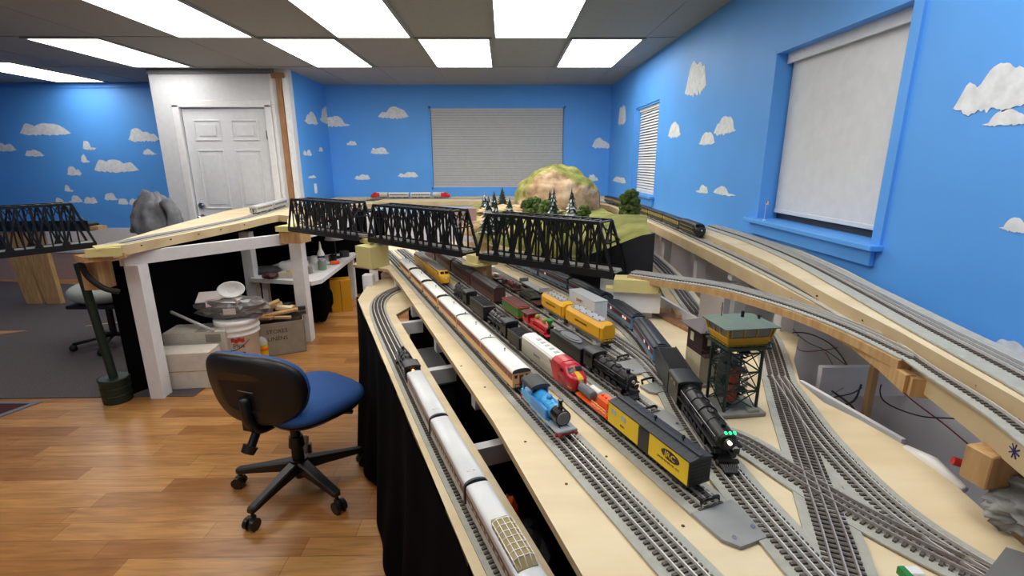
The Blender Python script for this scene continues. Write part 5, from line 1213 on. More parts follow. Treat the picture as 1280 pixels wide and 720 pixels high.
# ------------------------------------------------------------ switch tower with yard house
mat('tower_yellow', (206, 156, 26), .55, var=.1); mat('tower_green', (30, 52, 44), .5); mat('roof_green', (98, 116, 106), .6, var=.08); mat('concrete', (142, 142, 134), .8, var=.1, scale=40); mat('plaster_cream', (198, 188, 156), .7); mat('house_brown', (58, 38, 34), .7); mat('roof_slate', (98, 92, 92), .8, var=.08); mat('red_door', (150, 66, 56), .6)
mat('cab_glass', (90, 94, 98), .15)
TW = (.585, 1.145, .12)
tw = root('signal_tower', 'green steel lattice signal tower with yellow cabin and pale green roof', 'model tower', (TW[0], TW[1], ZD), TW[2])
B().box((0, 0, .006), (.125, .115, .011), bev=.002).box((.03, -.045, .014), (.03, .02, .010), bev=.001).build('base_slab', 'concrete', tw)
hx, hy, ht = .043, .040, .165
b = B()
for sx in (-1, 1):
    for sy in (-1, 1): b.box((sx*hx, sy*hy, ht/2+.01), (.0055, .0055, ht))
for z in (.055, .105, .155):
    for sy in (-1, 1): b.box((0, sy*hy, z+.01), (2*hx, .003, .003))
    for sx in (-1, 1): b.box((sx*hx, 0, z+.01), (.003, 2*hy, .003))
for k in range(3):
    z0, z1 = .012+k*.052, .012+(k+1)*.052
    for sy in (-1, 1): b.cyl((-hx, sy*hy, z0), (hx, sy*hy, z1), .0016, n=5).cyl((hx, sy*hy, z0), (-hx, sy*hy, z1), .0016, n=5)
    for sx in (-1, 1): b.cyl((sx*hx, -hy, z0), (sx*hx, hy, z1), .0016, n=5).cyl((sx*hx, hy, z0), (sx*hx, -hy, z1), .0016, n=5)
b.build('steel_frame', 'tower_green', tw)
for k in range(3):
    b = B(); z0 = .015+k*.05
    for i in range(8): b.box((-.025+i*.007, .012*(1 if k % 2 else -1), z0+i*.006), (.009, .022, .0015))
    b.box((0, 0, z0+.05), (.03, .07, .002)); b.build('staircase', 'tower_green', tw)
for z in (.05, .10): B().cyl((-.012, -.018, z-.018), (-.012, -.018, z+.018), .012, n=16).build('red_barrel', 'red_door', tw)
b = B(); b.box((.0, .03, .075), (.06, .002, .12)); b.build('back_panel', 'concrete', tw)
b = B(); [b.box((.03, -.012+.008*(j % 3), .03+.018*(j//3)+.012*(j % 3)), (.002, .006, .011)) for j in range(12)]; b.build('pale_windows', 'window_cream', tw)
B().box((0, 0, .180), (.115, .105, .006), bev=.001).build('balcony', 'tower_green', tw)
b = B()
for s in (-1, 1):
    b.box((0, s*.054, .193), (.112, .0012, .0012)).box((s*.058, 0, .193), (.0012, .106, .0012))
    for i in range(8): b.cyl((-.056+.016*i, s*.054, .182), (-.056+.016*i, s*.054, .193), .0006, n=4).cyl((s*.058, -.052+.0149*i, .182), (s*.058, -.052+.0149*i, .193), .0006, n=4)
b.build('balcony_rail', 'tower_green', tw)
def fr_(k, z): return [(-.050*k, -.040*k, z), (.050*k, -.040*k, z), (.050*k, .040*k, z), (-.050*k, .040*k, z)]
B().loft([fr_(1.0, .184), fr_(1.12, .206)], 0, smooth=False).build('cabin_wall', 'tower_yellow', tw)
B().loft([fr_(1.11, .206), fr_(1.22, .232)], 0, smooth=False).build('cabin_glass', 'cab_glass', tw)
b = B()
for z, k in ((.207, 1.135), (.232, 1.245)):
    q = fr_(k, z)
    for i in range(4): b.cyl(q[i], q[(i+1) % 4], .0022, n=4)
q0, q1 = fr_(1.135, .207), fr_(1.245, .232)
for i in range(4):
    for t in (0, .08, .36, .64, .92): 
        a = Vector(q0[i]).lerp(Vector(q0[(i+1) % 4]), t); c = Vector(q1[i]).lerp(Vector(q1[(i+1) % 4]), t); b.cyl(a, c, .0024 if t in (0,) else .0013, n=4)
b.build('window_frame', 'tower_yellow', tw)
b = B(); b.loft([fr_(1.40, .232), fr_(1.43, .235), fr_(.7, .247), fr_(.3, .249)], 0, smooth=False); b.build('cabin_roof', 'roof_green', tw)
B().cyl((.0, -.006, .243), (.0, -.006, .264), .004, n=10).build('roof_vent', 'black_gloss', tw); B().cyl((.035, -.02, .238), (.035, -.02, .254), .003, n=8).cyl((.035, -.02, .253), (.035, -.02, .256), .005, n=8).build('roof_vent', 'black_gloss', tw); B().cyl((-.04, .02, .236), (-.04, .02, .28), .0012, n=6).build('antenna', 'black_gloss', tw)
b = B(); b.box((.068, -.01, .178), (.016, .02, .012)); b.build('floodlight', 'tower_green', tw)
HS = (.588, 1.315, .15)
hs = root('yard_house', 'small cream and brown two-storey yard house behind the signal tower', 'model house', (HS[0], HS[1], ZD), HS[2]); hs.scale = (1.08, 1.08, 1.12)
B().box((0, 0, .004), (.11, .10, .008)).build('base_slab', 'concrete', hs)
B().box((0, 0, .045), (.085, .075, .075)).build('lower_wall', 'plaster_cream', hs)
B().box((0, 0, .115), (.084, .074, .066)).build('upper_wall', 'house_brown', hs)
b = B(); b.loft([[(-.058, -.052, .146), (.058, -.052, .146), (.058, .052, .146), (-.058, .052, .146)], [(-.06, -.055, .149), (.06, -.055, .149), (.06, .055, .149), (-.06, .055, .149)], [(-.02, -.008, .168), (.02, -.008, .168), (.02, .008, .168), (-.02, .008, .168)]], 0, smooth=False); b.build('roof', 'roof_slate', hs)
b = B(); b.box((.012, -.0385, .034), (.024, .002, .05)); b.build('door', 'house_brown', hs)
b = B(); b.box((-.02, -.0385, .12), (.016, .002, .022)).box((.016, -.0385, .12), (.016, .002, .022)).box((-.0435, .01, .12), (.002, .016, .022)); b.build('windows', 'window_cream', hs)
b = B(); b.box((0, -.05, .086), (.09, .022, .002)); b.box((0, -.0605, .102), (.09, .001, .0015))
for i in range(9): b.cyl((-.044+.011*i, -.0605, .087), (-.044+.011*i, -.0605, .102), .0007, n=4)
for x in (-.044, .044): b.box((x, -.05, .102), (.001, .022, .0015))
b.build('balcony', 'house_brown', hs)
mat('toy_white', (230, 230, 226), .6); mat('toy_navy', (36, 42, 66), .7)
for (x, y, z, rz, lb) in ((-.0, -.05, .087, .4, 'tiny toy figure in white on the yard house balcony'), (.035, -.075, .0, 1.2, 'tiny toy figure in white and navy in front of the yard house door')):
    f = root('toy_figure', lb, 'toy figure'); c_, s_ = cos(HS[2]), sin(HS[2]); f.location = (HS[0]+x*c_-y*s_, HS[1]+x*s_+y*c_, ZD+z+(.0 if z else .0)); f.rotation_euler.z = rz
    B().tube([(-.0025, 0, 0), (-.002, 0, .010), (0, 0, .017), (0, 0, .024)], [.0018, .002, .0036, .0034], n=8).tube([(.0035, 0, 0), (.002, 0, .010), (0, 0, .017)], [.0018, .002, .003], n=8).build('legs', 'toy_navy', f)
    B().tube([(0, 0, .016), (0, 0, .022), (0, 0, .027), (0, 0, .029)], [.0036, .0042, .004, .0018], n=10).tube([(.004, 0, .026), (.0065, .002, .021), (.006, .004, .016)], .0013, n=6).tube([(-.004, 0, .026), (-.0068, .002, .022), (-.004, .006, .020)], .0013, n=6).build('shirt', 'toy_white', f)
    B().ball((0, 0, .0325), (.0028, .003, .0034), n=10, k=8).build('head', 'coach_cream', f)
tk2 = root('track_sign', 'small white and teal block at the bottom edge between the tracks', 'block', (0.616, 0.601, 0.875))
B().box((0, 0, .008), (.03, .018, .012), bev=.002).build('block_body', 'white_plastic', tk2); B().box((-.012, -.002, .008), (.010, .019, .0125)).build('teal_end', 'bright_green', tk2)
# ------------------------------------------------------------ wires, connector, blocks in the pit
mat('wire_black', (20, 20, 22), .5); mat('wire_red', (130, 30, 34), .5); mat('wire_gray', (150, 150, 156), .5); mat('plug_red', (190, 40, 36), .4); mat('plug_yellow', (226, 196, 40), .4)
def wire(pts, r, mt, label): tag(B().tube(spline([Vector(p) for p in pts], .01), r, n=6).build('wire', mt), label, 'wire', 'layout wiring')
wire([(1.001, 1.691, 0.8), (1.122, 1.862, 0.8), (1.242, 1.898, 0.8), (1.27, 1.786, 0.8), (1.214, 1.61, 0.8), (1.139, 1.477, 0.8), (1.07, 1.523, 0.8), (1.151, 1.489, 0.8)], 0.0022, 'wire_black', 'thin black wire looping across the gray pit beside the tower')
wire([(1.285, 2.092, 0.78), (1.227, 1.867, 0.78), (1.241, 1.736, 0.78), (1.21, 1.519, 0.78)], 0.0016, 'wire_black', 'black wire descending from the upper left of the gray pit')
wire([(1.222, 1.906, 0.79), (1.127, 1.73, 0.79), (1.26, 1.743, 0.79), (1.331, 1.793, 0.79)], 0.0016, 'wire_red', 'red wire with a right angle bend in the gray pit')
wire([(1.214, 1.711, 0.79), (1.147, 1.551, 0.79), (1.125, 1.45, 0.79)], 0.0016, 'wire_red', 'short red wire hanging below the bent red wire')
wire([(1.318, 1.594, 0.8), (1.15, 1.428, 0.8), (1.041, 1.31, 0.8), (0.967, 1.272, 0.8)], 0.003, 'wire_black', 'thick black cable hanging under the curved branch')
wire([(1.299, 1.547, 0.79), (1.111, 1.392, 0.79), (1.014, 1.351, 0.79), (0.945, 1.332, 0.79)], 0.002, 'wire_black', 'black wire running left under the curved branch')
wire([(1.255, 1.474, 0.8), (1.156, 1.36, 0.8), (1.122, 1.284, 0.8), (1.158, 1.213, 0.8), (1.253, 1.193, 0.8), (1.307, 1.146, 0.8)], 0.002, 'wire_black', 'long black wire running right to the pine block')
wire([(1.301, 1.521, 0.79), (1.267, 1.435, 0.79), (1.23, 1.326, 0.79), (1.204, 1.186, 0.79), (1.18, 1.089, 0.79)], 0.002, 'wire_red', 'long dark red wire crossing the pit diagonally to the right')
wire([(1.027, 1.389, 0.79), (1.026, 1.315, 0.79), (1.015, 1.271, 0.79)], 0.003, 'wire_black', 'short thick black cable end at the pit centre')
wire([(1.035, 0.885, 0.92), (1.045, 0.87, 0.92), (1.063, 0.855, 0.92)], 0.002, 'wire_black', 'black wire at the right edge below the shelf')
wire([(0.974, 0.86, 0.9), (0.983, 0.82, 0.9), (0.974, 0.767, 0.9)], 0.002, 'wire_black', 'black wire by the pine post at the right edge')
wire([(0.904, 1.312, 0.79), (0.952, 1.331, 0.79), (1.104, 1.427, 0.79)], 0.0015, 'wire_gray', 'thin gray wire near the white board edge in the pit')
b = root('wire_connector', 'red and yellow wire connector hanging at the right below the pine block', 'connector', (0.91, 0.853, 0.9))
B().cyl((-.004, .004, .002), (.028, -.010, -.006), .0085, n=14).build('red_sleeve', 'plug_red', b)
B().cyl((.024, -.008, -.005), (.042, -.016, -.009), .010, .007, n=14).build('yellow_cap', 'plug_yellow', b)
B().tube(spline([Vector(p) for p in ((.042, -.016, -.009), (.07, -.01, -.005), (.10, .0, .02), (.115, .01, .06))], .01), .002, n=6).build('gray_lead', 'wire_gray', b)
tag(B().box((0.93, 0.76, 0.965), (.20, .045, .065), R=Matrix.Rotation(.15, 3, 'Z'), bev=.002).build('pine_block', 'pine'), 'pine block under the right shelf fascia with a blue ink mark', 'wood block')
tag(B().box((1.03, 0.78, 0.80), (.05, .05, .33), bev=.002).build('support_post', 'pine'), 'pine post below the pine block at the right edge', 'post')
tag(B().tube([(0.895, 0.954, 0.868), (0.902, 0.894, 0.872), (0.895, 0.811, 0.868)], [.008, .014, .008], n=10).build('plastic_bag', 'white_plastic'), 'white plastic bag poking up behind the yard table edge at right', 'bag')
# ------------------------------------------------------------ office chair
mat('chair_blue', (36, 78, 140), .9, var=.1, scale=200, bump=.1); mat('chair_black', (18, 18, 21), .42); mat('chair_plastic', (24, 24, 27), .35)
ch = root('office_chair', 'blue cushioned office chair with black back shell and five-star base', 'office chair', (-.97, 2.03, 0), 0)
def ringR(cx, cy, rx, ry, z, e=3.2, n=40, tilt=0): return [(cx+rx*abs(cos(2*pi*i/n))**(2/e)*(1 if cos(2*pi*i/n) >= 0 else -1), cy+ry*abs(sin(2*pi*i/n))**(2/e)*(1 if sin(2*pi*i/n) >= 0 else -1), z) for i in range(n)]
b = B(); b.T = Matrix.Translation((.075, .01, 0)) @ Matrix.Rotation(-.6, 4, 'Z'); b.loft([ringR(0, 0, a*.215, a*.215, z) for a, z in ((.80, .425), (.97, .437), (1.0, .455), (.98, .475), (.90, .490), (.6, .497), (.2, .498))], 0).build('seat', 'chair_blue', ch)
b = B(); b.T = Matrix.Translation((.075, .01, 0)) @ Matrix.Rotation(-.6, 4, 'Z'); b.loft([ringR(0, 0, a*.205, a*.205, z) for a, z in ((.6, .405), (.95, .415), (1.0, .43))], 0).build('seat_shell', 'chair_plastic', ch)
# back: faces away from the viewer (rotated shell)
def back_section(off, k, mt, name, zoff=0.0):
    b = B(); n = 44; secs = []
    C = Vector((-.07, -.20, .60)); ax = Vector((.955, -.295, 0)).normalized(); nr = Vector((.295, .955, 0)).normalized(); up = (Vector((0, 0, 1))-nr*.10).normalized()
    for a, t in k:
        ring = []
        for i in range(n):
            th = 2*pi*i/n; e = 2.9
            x = .245*a*abs(cos(th))**(2/e)*(1 if cos(th) >= 0 else -1); z = .16*a*abs(sin(th))**(2/e)*(1 if sin(th) >= 0 else -1)
            x *= 1-.16*max(0, -z/.165)
            curve = -.9*x*x*-1.0
            ring.append(C+ax*x+up*z+nr*(t+off+curve))
        secs.append(ring)
    b.loft(secs, 0); return b.build(name, mt, ch)
back_section(0, ((.55, -.034), (.85, -.030), (.96, -.020), (1.0, -.004), (.99, .004)), 'chair_black', 'back_shell')
back_section(0, ((.99, .004), (1.0, .012), (.96, .03), (.8, .04), (.4, .045)), 'chair_blue', 'backrest')
mat('scuff', (120, 120, 124), .5)
b = B(); b.loft([[(-.10+t*.07, -.2275-t*.0205, .61-t*.003+dz) for t in (0, .5, 1)] for dz in (-.002, .002)], 0, smooth=False, caps=False, closed=False).build('scuff_mark', 'scuff', ch)
b = B(); b.tube(spline([Vector(p) for p in ((-.075, -.235, .58), (-.07, -.235, .48), (-.055, -.18, .41), (-.02, -.05, .385))], .02), .02, n=8).box((-.078, -.228, .50), (.045, .02, .14), R=Matrix.Rotation(-.3, 3, 'Z'), bev=.006).build('back_bracket', 'chair_plastic', ch)
B().cyl((-.07, -.17, .41), (-.09, -.21, .345), .018, n=14).cyl((-.09, -.21, .35), (-.10, -.225, .325), .032, .028, n=8).build('adjustment_knob', 'chair_plastic', ch)
B().box((0, 0, .395), (.17, .15, .03), bev=.008).box((-.05, -.05, .38), (.12, .10, .03), bev=.01).build('mechanism', 'chair_plastic', ch)
B().cyl((0, 0, .07), (0, 0, .25), .028, .026, n=20).cyl((0, 0, .25), (0, 0, .40), .022, n=20).cyl((0, 0, .22), (0, 0, .27), .036, .030, n=20).cyl((0, 0, .07), (0, 0, .055), .022, n=16).build('gas_lift', 'chair_black', ch)
B().tube([(.03, -.02, .40), (.18, -.03, .402), (.24, -.032, .405)], .006, n=8).box((.255, -.034, .406), (.06, .022, .014), bev=.005).build('height_lever', 'chair_plastic', ch)
B().cyl((0, 0, .095), (0, 0, .155), .048, .04, n=24).build('hub', 'chair_black', ch)
CA = [atan2(y-2.03, x+.97) for x, y in ((-1.254, 2.028), (-1.03, 1.79), (-.718, 1.93), (-.79, 2.27), (-1.07, 2.31))]
CA = [radians(d) for d in (179, 251, 323, 35, 107)]
for a in CA:
    c_, s_ = cos(a), sin(a); pr = Vector((-s_, c_, 0)); rd = Vector((c_, s_, 0)); b = B()
    b.loft([[rd*r+pr*w_+Vector((0, 0, z+h)), rd*r+pr*w_*.7+Vector((0, 0, z+h+.006)), rd*r-pr*w_*.7+Vector((0, 0, z+h+.006)), rd*r-pr*w_+Vector((0, 0, z+h)), rd*r-pr*w_+Vector((0, 0, z)), rd*r+pr*w_+Vector((0, 0, z))] for r, w_, z, h in ((.02, .028, .10, .045), (.12, .023, .092, .035), (.22, .019, .083, .025), (.285, .019, .078, .018), (.297, .012, .078, .014))], 0, smooth=False)
    b.build('leg', 'chair_black', ch)
    q = rd*.283; b = B()
    b.cyl(q+Vector((0, 0, .05)), q+Vector((0, 0, .082)), .008, n=10)
    for s in (-1, 1):
        w0 = q+rd*.012+pr*s*.016; b.cyl(w0-pr*.009+Vector((0, 0, .027)), w0+pr*.009+Vector((0, 0, .027)), .027, n=20)
    b.box(q+rd*.006+Vector((0, 0, .05)), (.035, .022, .02), R=Matrix.Rotation(a, 3, 'Z'), bev=.005); b.build('caster', 'chair_plastic', ch)
# ------------------------------------------------------------ gray jacket over a chair near the door
mat('jacket_gray', (116, 118, 124), .95, var=.45, scale=9, bump=.5, spec=.1)
jk = root('draped_jacket', 'gray jacket heaped behind the left table in front of the white door wall', 'jacket', (-2.92, 4.15, .93))
b = B(); n, k = 40, 22; vs = []
for j in range(k+1):
    t = (pi/2)*j/k
    for i in range(n):
        a = 2*pi*i/n; d = Vector((cos(t)*cos(a), cos(t)*sin(a), sin(t))); q = 1+.07*sin(a*9+3*sin(t*3))*cos(t)+.12*noise.noise(d*2.4)+.05*noise.noise(Vector((d.x*9, d.y*9, d.z*2.5)))+.05*noise.noise(d*14)
        vs.append((.20*d.x*q, .13*d.y*q, .32*(d.z**1.0)*q))
b.add(vs, [(j*n+i, j*n+(i+1) % n, (j+1)*n+(i+1) % n, (j+1)*n+i) for j in range(k) for i in range(n)], 0, True); b.build('jacket_body', 'jacket_gray', jk)
B().tube(spline([Vector(p) for p in ((.15, -.06, .26), (.21, -.07, .15), (.20, -.10, .0))], .02), [.05]*2+[.055]*20 if False else .05, n=12).build('sleeve', 'jacket_gray', jk)
B().cyl((0, 0, -.9), (0, 0, .1), .02, n=10).box((0, 0, .0), (.30, .10, .04), bev=.01).box((0, 0, -.91), (.24, .24, .03), bev=.01).build('rack_stand', 'black_metal', jk)
# ------------------------------------------------------------ green pole in a can, far things on the left
mat('pole_green', (22, 40, 32), .5)
gp = root('green_pole', 'dark green pole standing in a green bucket at the left table corner', 'pole', (-2.56, 2.93, 0))
b = B(); b.lathe((0.05, 0, 0), [(.078, .0), (.080, .01), (.082, .15), (.086, .155), (.086, .165), (.075, .165), (.02, .16)], 28); [b.lathe((.05, 0, 0), [(.080, z), (.086, z+.004), (.080, z+.008)], 28) for z in (.05, .10)]; b.build('bucket', 'pole_green', gp)
B().cyl((.05, 0, .15), (-.01, 0, .91), .024, n=18).build('pole', 'pole_green', gp)
ws = root('wood_support', 'pair of raw wood boards standing under the girder bridge at far left', 'wood support', (-5.12, 5.22, 0))
for x0, x1 in ((-.12, .05), (.09, .27)):
    B().loft([[(x0-k, -.02, z), (x1-k*.3, -.02, z), (x1-k*.3, .03, z), (x0-k, .03, z)] for z, k in ((0, -.03), (.79, .09))], 0, smooth=False).build('board', 'pine', ws)
mat('pale_fabric', (168, 178, 178), .8); 
fc = root('folding_stool', 'pale rounded padded seat on a dark frame behind the green pole', 'stool', (-3.3, 3.95, 0))
B().ball((0, 0, .47), (.26, .22, .10), n=24, k=12).build('padded_seat', 'pale_fabric', fc)
b = B(); b.box((.0, 0, .375), (.40, .34, .03), bev=.01); b.cyl((0, 0, .08), (0, 0, .38), .025, n=12)
for a in range(5): q = Vector((cos(a*1.257), sin(a*1.257), 0)); b.tube([q*.02+Vector((0, 0, .09)), q*.27+Vector((0, 0, .06))], .014, n=6); b.ball(q*.27+Vector((0, 0, .03)), .03, n=10, k=6)
b.build('stool_frame', 'chair_black', fc)
cb = tag(B().box((-2.62, 3.62, .17), (.18, .2, .34), bev=.003).build('cardboard_box', 'pine'), 'plain brown box on the carpet behind the black side cloth', 'box')
cr_ = root('rubber_hose', 'curved black rubber hose piece under the left table end block', 'hose', (-2.42, 2.82, .80)); B().tube(spline([Vector(p) for p in ((-.01, -.03, .14), (.0, -.02, .06), (.06, 0, -.02), (.13, .02, -.05))], .01), .016, n=8).build('rubber_strip', 'black_paint', cr_)
tag(B().box((-2.44, 2.90, .86), (.10, .12, .20), bev=.002).build('wood_bracket', 'pine'), 'raw wood bracket below the yellow end cap at the left table corner', 'bracket')
lowshelf = root('low_bench', 'low pale bench along the far left wall', 'bench', (-4.55, 6.1, 0))
B().box((0, 0, .20), (.9, .28, .03)).build('bench_top', 'white_paint', lowshelf); B().box((0, 0, .0925), (.8, .2, .185)).build('bench_body', 'skirt_pink', lowshelf)
# ------------------------------------------------------------ boxes, bucket and clutter under the left table
mat('carton_white', (206, 198, 186), .8, var=.08); mat('carton_gray', (150, 142, 130), .8, var=.1); mat('carton_dark', (60, 50, 44), .9); mat('gold_box', (206, 150, 22), .6); mat('bag_clear', (120, 116, 116), .3, alpha=.75); mat('paper', (214, 206, 204), .8); mat('label_red', (196, 44, 38), .6)
def carton(name, label, loc, d, rz, m='carton_white', open_=False, flap=.0, tape=True):
    t = root(name, label, 'box', loc, rz); b = B(); x, y, z = d
    if not open_: b.box((0, 0, z/2), d, bev=.004)
    else:
        for c, q in (((0, 0, .004), (x, y, .008)), ((-x/2+.003, 0, z/2), (.006, y, z)), ((x/2-.003, 0, z/2), (.006, y, z)), ((0, -y/2+.003, z/2), (x, .006, z)), ((0, y/2-.003, z/2), (x, .006, z))): b.box(c, q)
    b.build('carton_body', m, t); return t
c1 = carton('cardboard_box', 'dented white carton standing in front under the left table', (-2.19, 3.16, 0), (.38, .17, .26), .10)
b = B(); b.box((0, -.087, .13), (.33, .002, .006)); b.build('crease', 'pine', c1)
c2 = carton('cardboard_box', 'long pale carton lying behind the dented white carton', (-2.22, 3.40, 0), (.42, .20, .33), .12)
b = B(); b.box((.13, -.101, .28), (.10, .003, .06)).box((.05, 0, .331), (.08, .20, .002)); b.build('tape', 'carton_gray', c2)
bk = root('paint_bucket', 'white plastic bucket with red and blue label and dark lettering', 'bucket', (-2.00, 3.50, 0)); bk.scale = (.95, .95, 1.0)
b = B(); b.lathe((0, 0, 0), [(.125, 0), (.13, .004), (.142, .26), (.155, .265), (.155, .275), (.146, .278), (.148, .30), (.158, .304), (.158, .318), (.15, .322), (.153, .345), (.16, .35), (.16, .375), (.15, .378), (.05, .376)], 40); b.build('pail', 'white_plastic', bk)
def onpail(u0, u1, z0, z1, n=8, wob=0.0, r=.1385): return [[(r*sin(u0+(u1-u0)*i/n)*(1+.05*(z-.13)/.13*.8), -r*cos(u0+(u1-u0)*i/n)*(1+.05*(z-.13)/.13*.8), z+wob*sin(i*1.6)) for i in range(n+1)] for z in (z0, z1)]
B().loft(onpail(.10, .75, .222, .252, wob=.007), 0, smooth=False, caps=False, closed=False).build('red_flag', 'label_red', bk)
b = B(); b.tube([(.1405*sin(a), -.1405*cos(a), .23-.07*sin((a+.9)/1.9*pi)) for a in [(-.9+.1*i) for i in range(20)]], .0028, n=5).build('blue_swoosh', 'flag_blue', bk)
M_ = Matrix.Rotation(.45, 4, 'Z') @ Matrix.Translation((0, -.1455, .195)) @ Matrix.Rotation(pi/2, 4, 'X'); text('lettering', 'Plus', .05, 'text_dark', bk, M_)
M_ = Matrix.Rotation(.62, 4, 'Z') @ Matrix.Translation((0, -.142, .125)) @ Matrix.Rotation(pi/2, 4, 'X'); b = B(); b.T = M_; b.cyl((0, 0, -.001), (0, 0, .002), .018, n=20); b.build('round_mark', 'text_dark', bk)
# pile in a clear bag on the bucket
tr = root('trash_pile', 'crumpled clear plastic bag with papers heaped on the white bucket', 'bag', (-2.08, 3.53, .379))
b = B(); n, k = 40, 14; vs = []
for j in range(k+1):
    t = -pi/2+pi*j/k
    for i in range(n):
        a = 2*pi*i/n; d = Vector((cos(t)*cos(a), cos(t)*sin(a), sin(t))); q = 1+.28*noise.noise(d*3.5)+.14*noise.noise(d*9); vs.append((.05+.25*d.x*q, .14*d.y*q, max(.0005, .065+.08*d.z*q)))
b.add(vs, [(j*n+i, j*n+(i+1) % n, (j+1)*n+(i+1) % n, (j+1)*n+i) for j in range(k) for i in range(n)], 0, False); b.build('clear_bag', 'bag_clear', tr)
r0 = random.Random(5)
for i, (x, y, z, w_, d_2, rz, rx, m) in enumerate(((-.09, 0, .15, .20, .14, .3, .35, 'paper'), (.0, -.04, .135, .26, .10, -.1, .15, 'paper'), (.09, -.05, .125, .22, .04, .1, .3, 'light_gray'), (-.04, -.06, .12, .12, .08, .5, .5, 'poster_pink'), (.10, -.14, .075, .08, .002, .1, 0, 'paper'))):
    b = B(); R = Matrix.Rotation(rz, 3, 'Z') @ Matrix.Rotation(rx, 3, 'X')
    if i == 4: b.box((x, y, z), (.085, .003, .045), R=Matrix.Rotation(.1, 3, 'Z'))
    else: b.box((x, y, z), (w_, d_2, .004), R=R)
    b.build('paper_sheet', m, tr)
pl = root('paper_plate', 'white oval bowl tipped up on the bag pile', 'bowl', (-2.02, 3.52, .585)); pl.scale = (.85, .85, .85); pl.rotation_euler = (radians(62), 0, .15)
b = B(); n = 30; b.loft([[(rx*cos(2*pi*i/n), ry*sin(2*pi*i/n), z) for i in range(n)] for rx, ry, z in ((.05, .035, -.03), (.10, .065, -.012), (.115, .075, 0), (.11, .07, .002), (.09, .058, -.01), (.04, .028, -.024))], 0); b.build('bowl_shell', 'white_plastic', pl)
B().loft([[(rx*cos(2*pi*i/n), ry*sin(2*pi*i/n), z) for i in range(n)] for rx, ry, z in ((.101, .066, -.0135), (.112, .073, -.004))], 0, caps=False).build('red_rim', 'label_red', pl)
tag(B().tube([(-2.36, 3.34, .47), (-2.06, 3.30, .34)], .011, n=8).build('metal_tube', 'light_gray'), 'gray metal tube leaning over the cartons toward the bucket', 'tube')
# spray bottle
mat('bottle_haze', (200, 208, 206), .3); mat('bottle_label', (224, 180, 28), .5)
sb = root('spray_bottle', 'clear spray bottle with yellow label and white trigger head', 'spray bottle', (-1.911, 3.645, 0.0), .2)
B().lathe((0, 0, 0), [(.036, 0), (.040, .006), (.040, .13), (.034, .155), (.018, .175), (.014, .185)], 28).build('bottle_body', 'bottle_haze', sb)
B().lathe((0, 0, 0), [(.0407, .02), (.0407, .11)], 28).build('label', 'bottle_label', sb)
B().lathe((0, 0, 0), [(.0411, .06), (.0411, .08)], 28).build('label_stripe', 'orange_plastic', sb)
B().cyl((0, 0, .183), (0, 0, .205), .016, n=16).build('collar', 'dark_gray', sb)
B().box((-.012, 0, .232), (.085, .022, .022), bev=.006).box((.0, 0, .212), (.022, .02, .03), bev=.004).tube([(-.03, 0, .222), (-.04, 0, .20), (-.035, 0, .18)], .005, n=8).cyl((-.052, 0, .234), (-.064, 0, .234), .009, n=12).build('trigger_head', 'white_plastic', sb)
# carton with wood scraps
wc = carton('cardboard_box', 'open gray carton with printed sides full of wood scraps', (-1.85, 3.84, 0), (.36, .34, .27), .42, 'carton_gray', open_=True)
text('lettering', 'STORES', .045, 'carton_dark', wc, Matrix.Translation((-.02, -.1712, .20)) @ Matrix.Rotation(pi/2, 4, 'X'))
text('lettering', 'LINENS', .045, 'carton_dark', wc, Matrix.Translation((-.02, -.1712, .14)) @ Matrix.Rotation(pi/2, 4, 'X'))
b = B(); b.T = Matrix.Translation((.1812, .0, .16)) @ Matrix.Rotation(pi/2, 4, 'Y'); [b.cyl((0, y, 0), (0, y, .001), .04, n=20) for y in (-.07, .09)]; b.build('printed_mark', 'carton_dark', wc)
SCR = [(-.10, -.05, .35, .26, .07, .02, .55, .30, 'pine', 'long pine offcut'), (.0, -.08, .30, .30, .06, .018, .35, .1, 'pine', 'flat pine strip'), (-.05, .04, .33, .16, .09, .03, .9, .2, 'plywood', 'plywood block'), (.05, -.02, .32, .12, .06, .03, .1, -.1, 'plywood', 'small plywood cube'), (.10, .06, .28, .22, .03, .03, .2, .05, 'carton_dark', 'dark stick'), (.12, -.08, .27, .18, .025, .025, .75, .05, 'carton_dark', 'dark stained stick'), (-.12, -.10, .28, .20, .05, .02, -.2, .05, 'raw_wood', 'brown board'), (.06, .10, .30, .10, .03, .03, 1.2, .2, 'army_green', 'olive painted stick'), (-.02, -.12, .275, .24, .03, .02, .05, 0, 'plywood_edge', 'rough edge strip'), (.09, .0, .305, .08, .05, .025, 1.0, .3, 'pine', 'short pine block')]
for i, (x, y, z, a, c, d, rz, ry, m, lb) in enumerate(SCR):
    p = Matrix.Rotation(.42, 4, 'Z') @ Vector((x, y, 0)); t = B().box((0, 0, 0), (a, c, d), R=Matrix.Rotation(rz, 3, 'Z') @ Matrix.Rotation(-ry, 3, 'Y'), bev=.002).build('wood_scrap', m); t.location = (-1.85+p.x, 3.84+p.y, z+.025)
    tag(t, lb+(' on top of' if z > .3 else ' inside')+' the open gray carton of wood scraps', 'wood scrap', 'wood scraps in the carton')
b = B(); b.box((0, 0, .13), (.33, .31, .24)); b.build('scrap_fill', 'carton_dark', wc)
gb = root('storage_box', 'tall golden yellow box on the floor beside the black curtain', 'box', (-1.70, 4.92, 0), .35)
B().box((0, 0, .165), (.20, .17, .33), bev=.002).build('carton_body', 'gold_box', gb)
B().box((.101, 0, .165), (.002, .006, .33)).box((0, -.086, .165), (.004, .002, .33)).box((0, 0, .331), (.20, .004, .002)).build('seam', 'carton_dark', gb)
B().box((.102, .03, .13), (.002, .08, .10)).build('label', 'paper', gb)
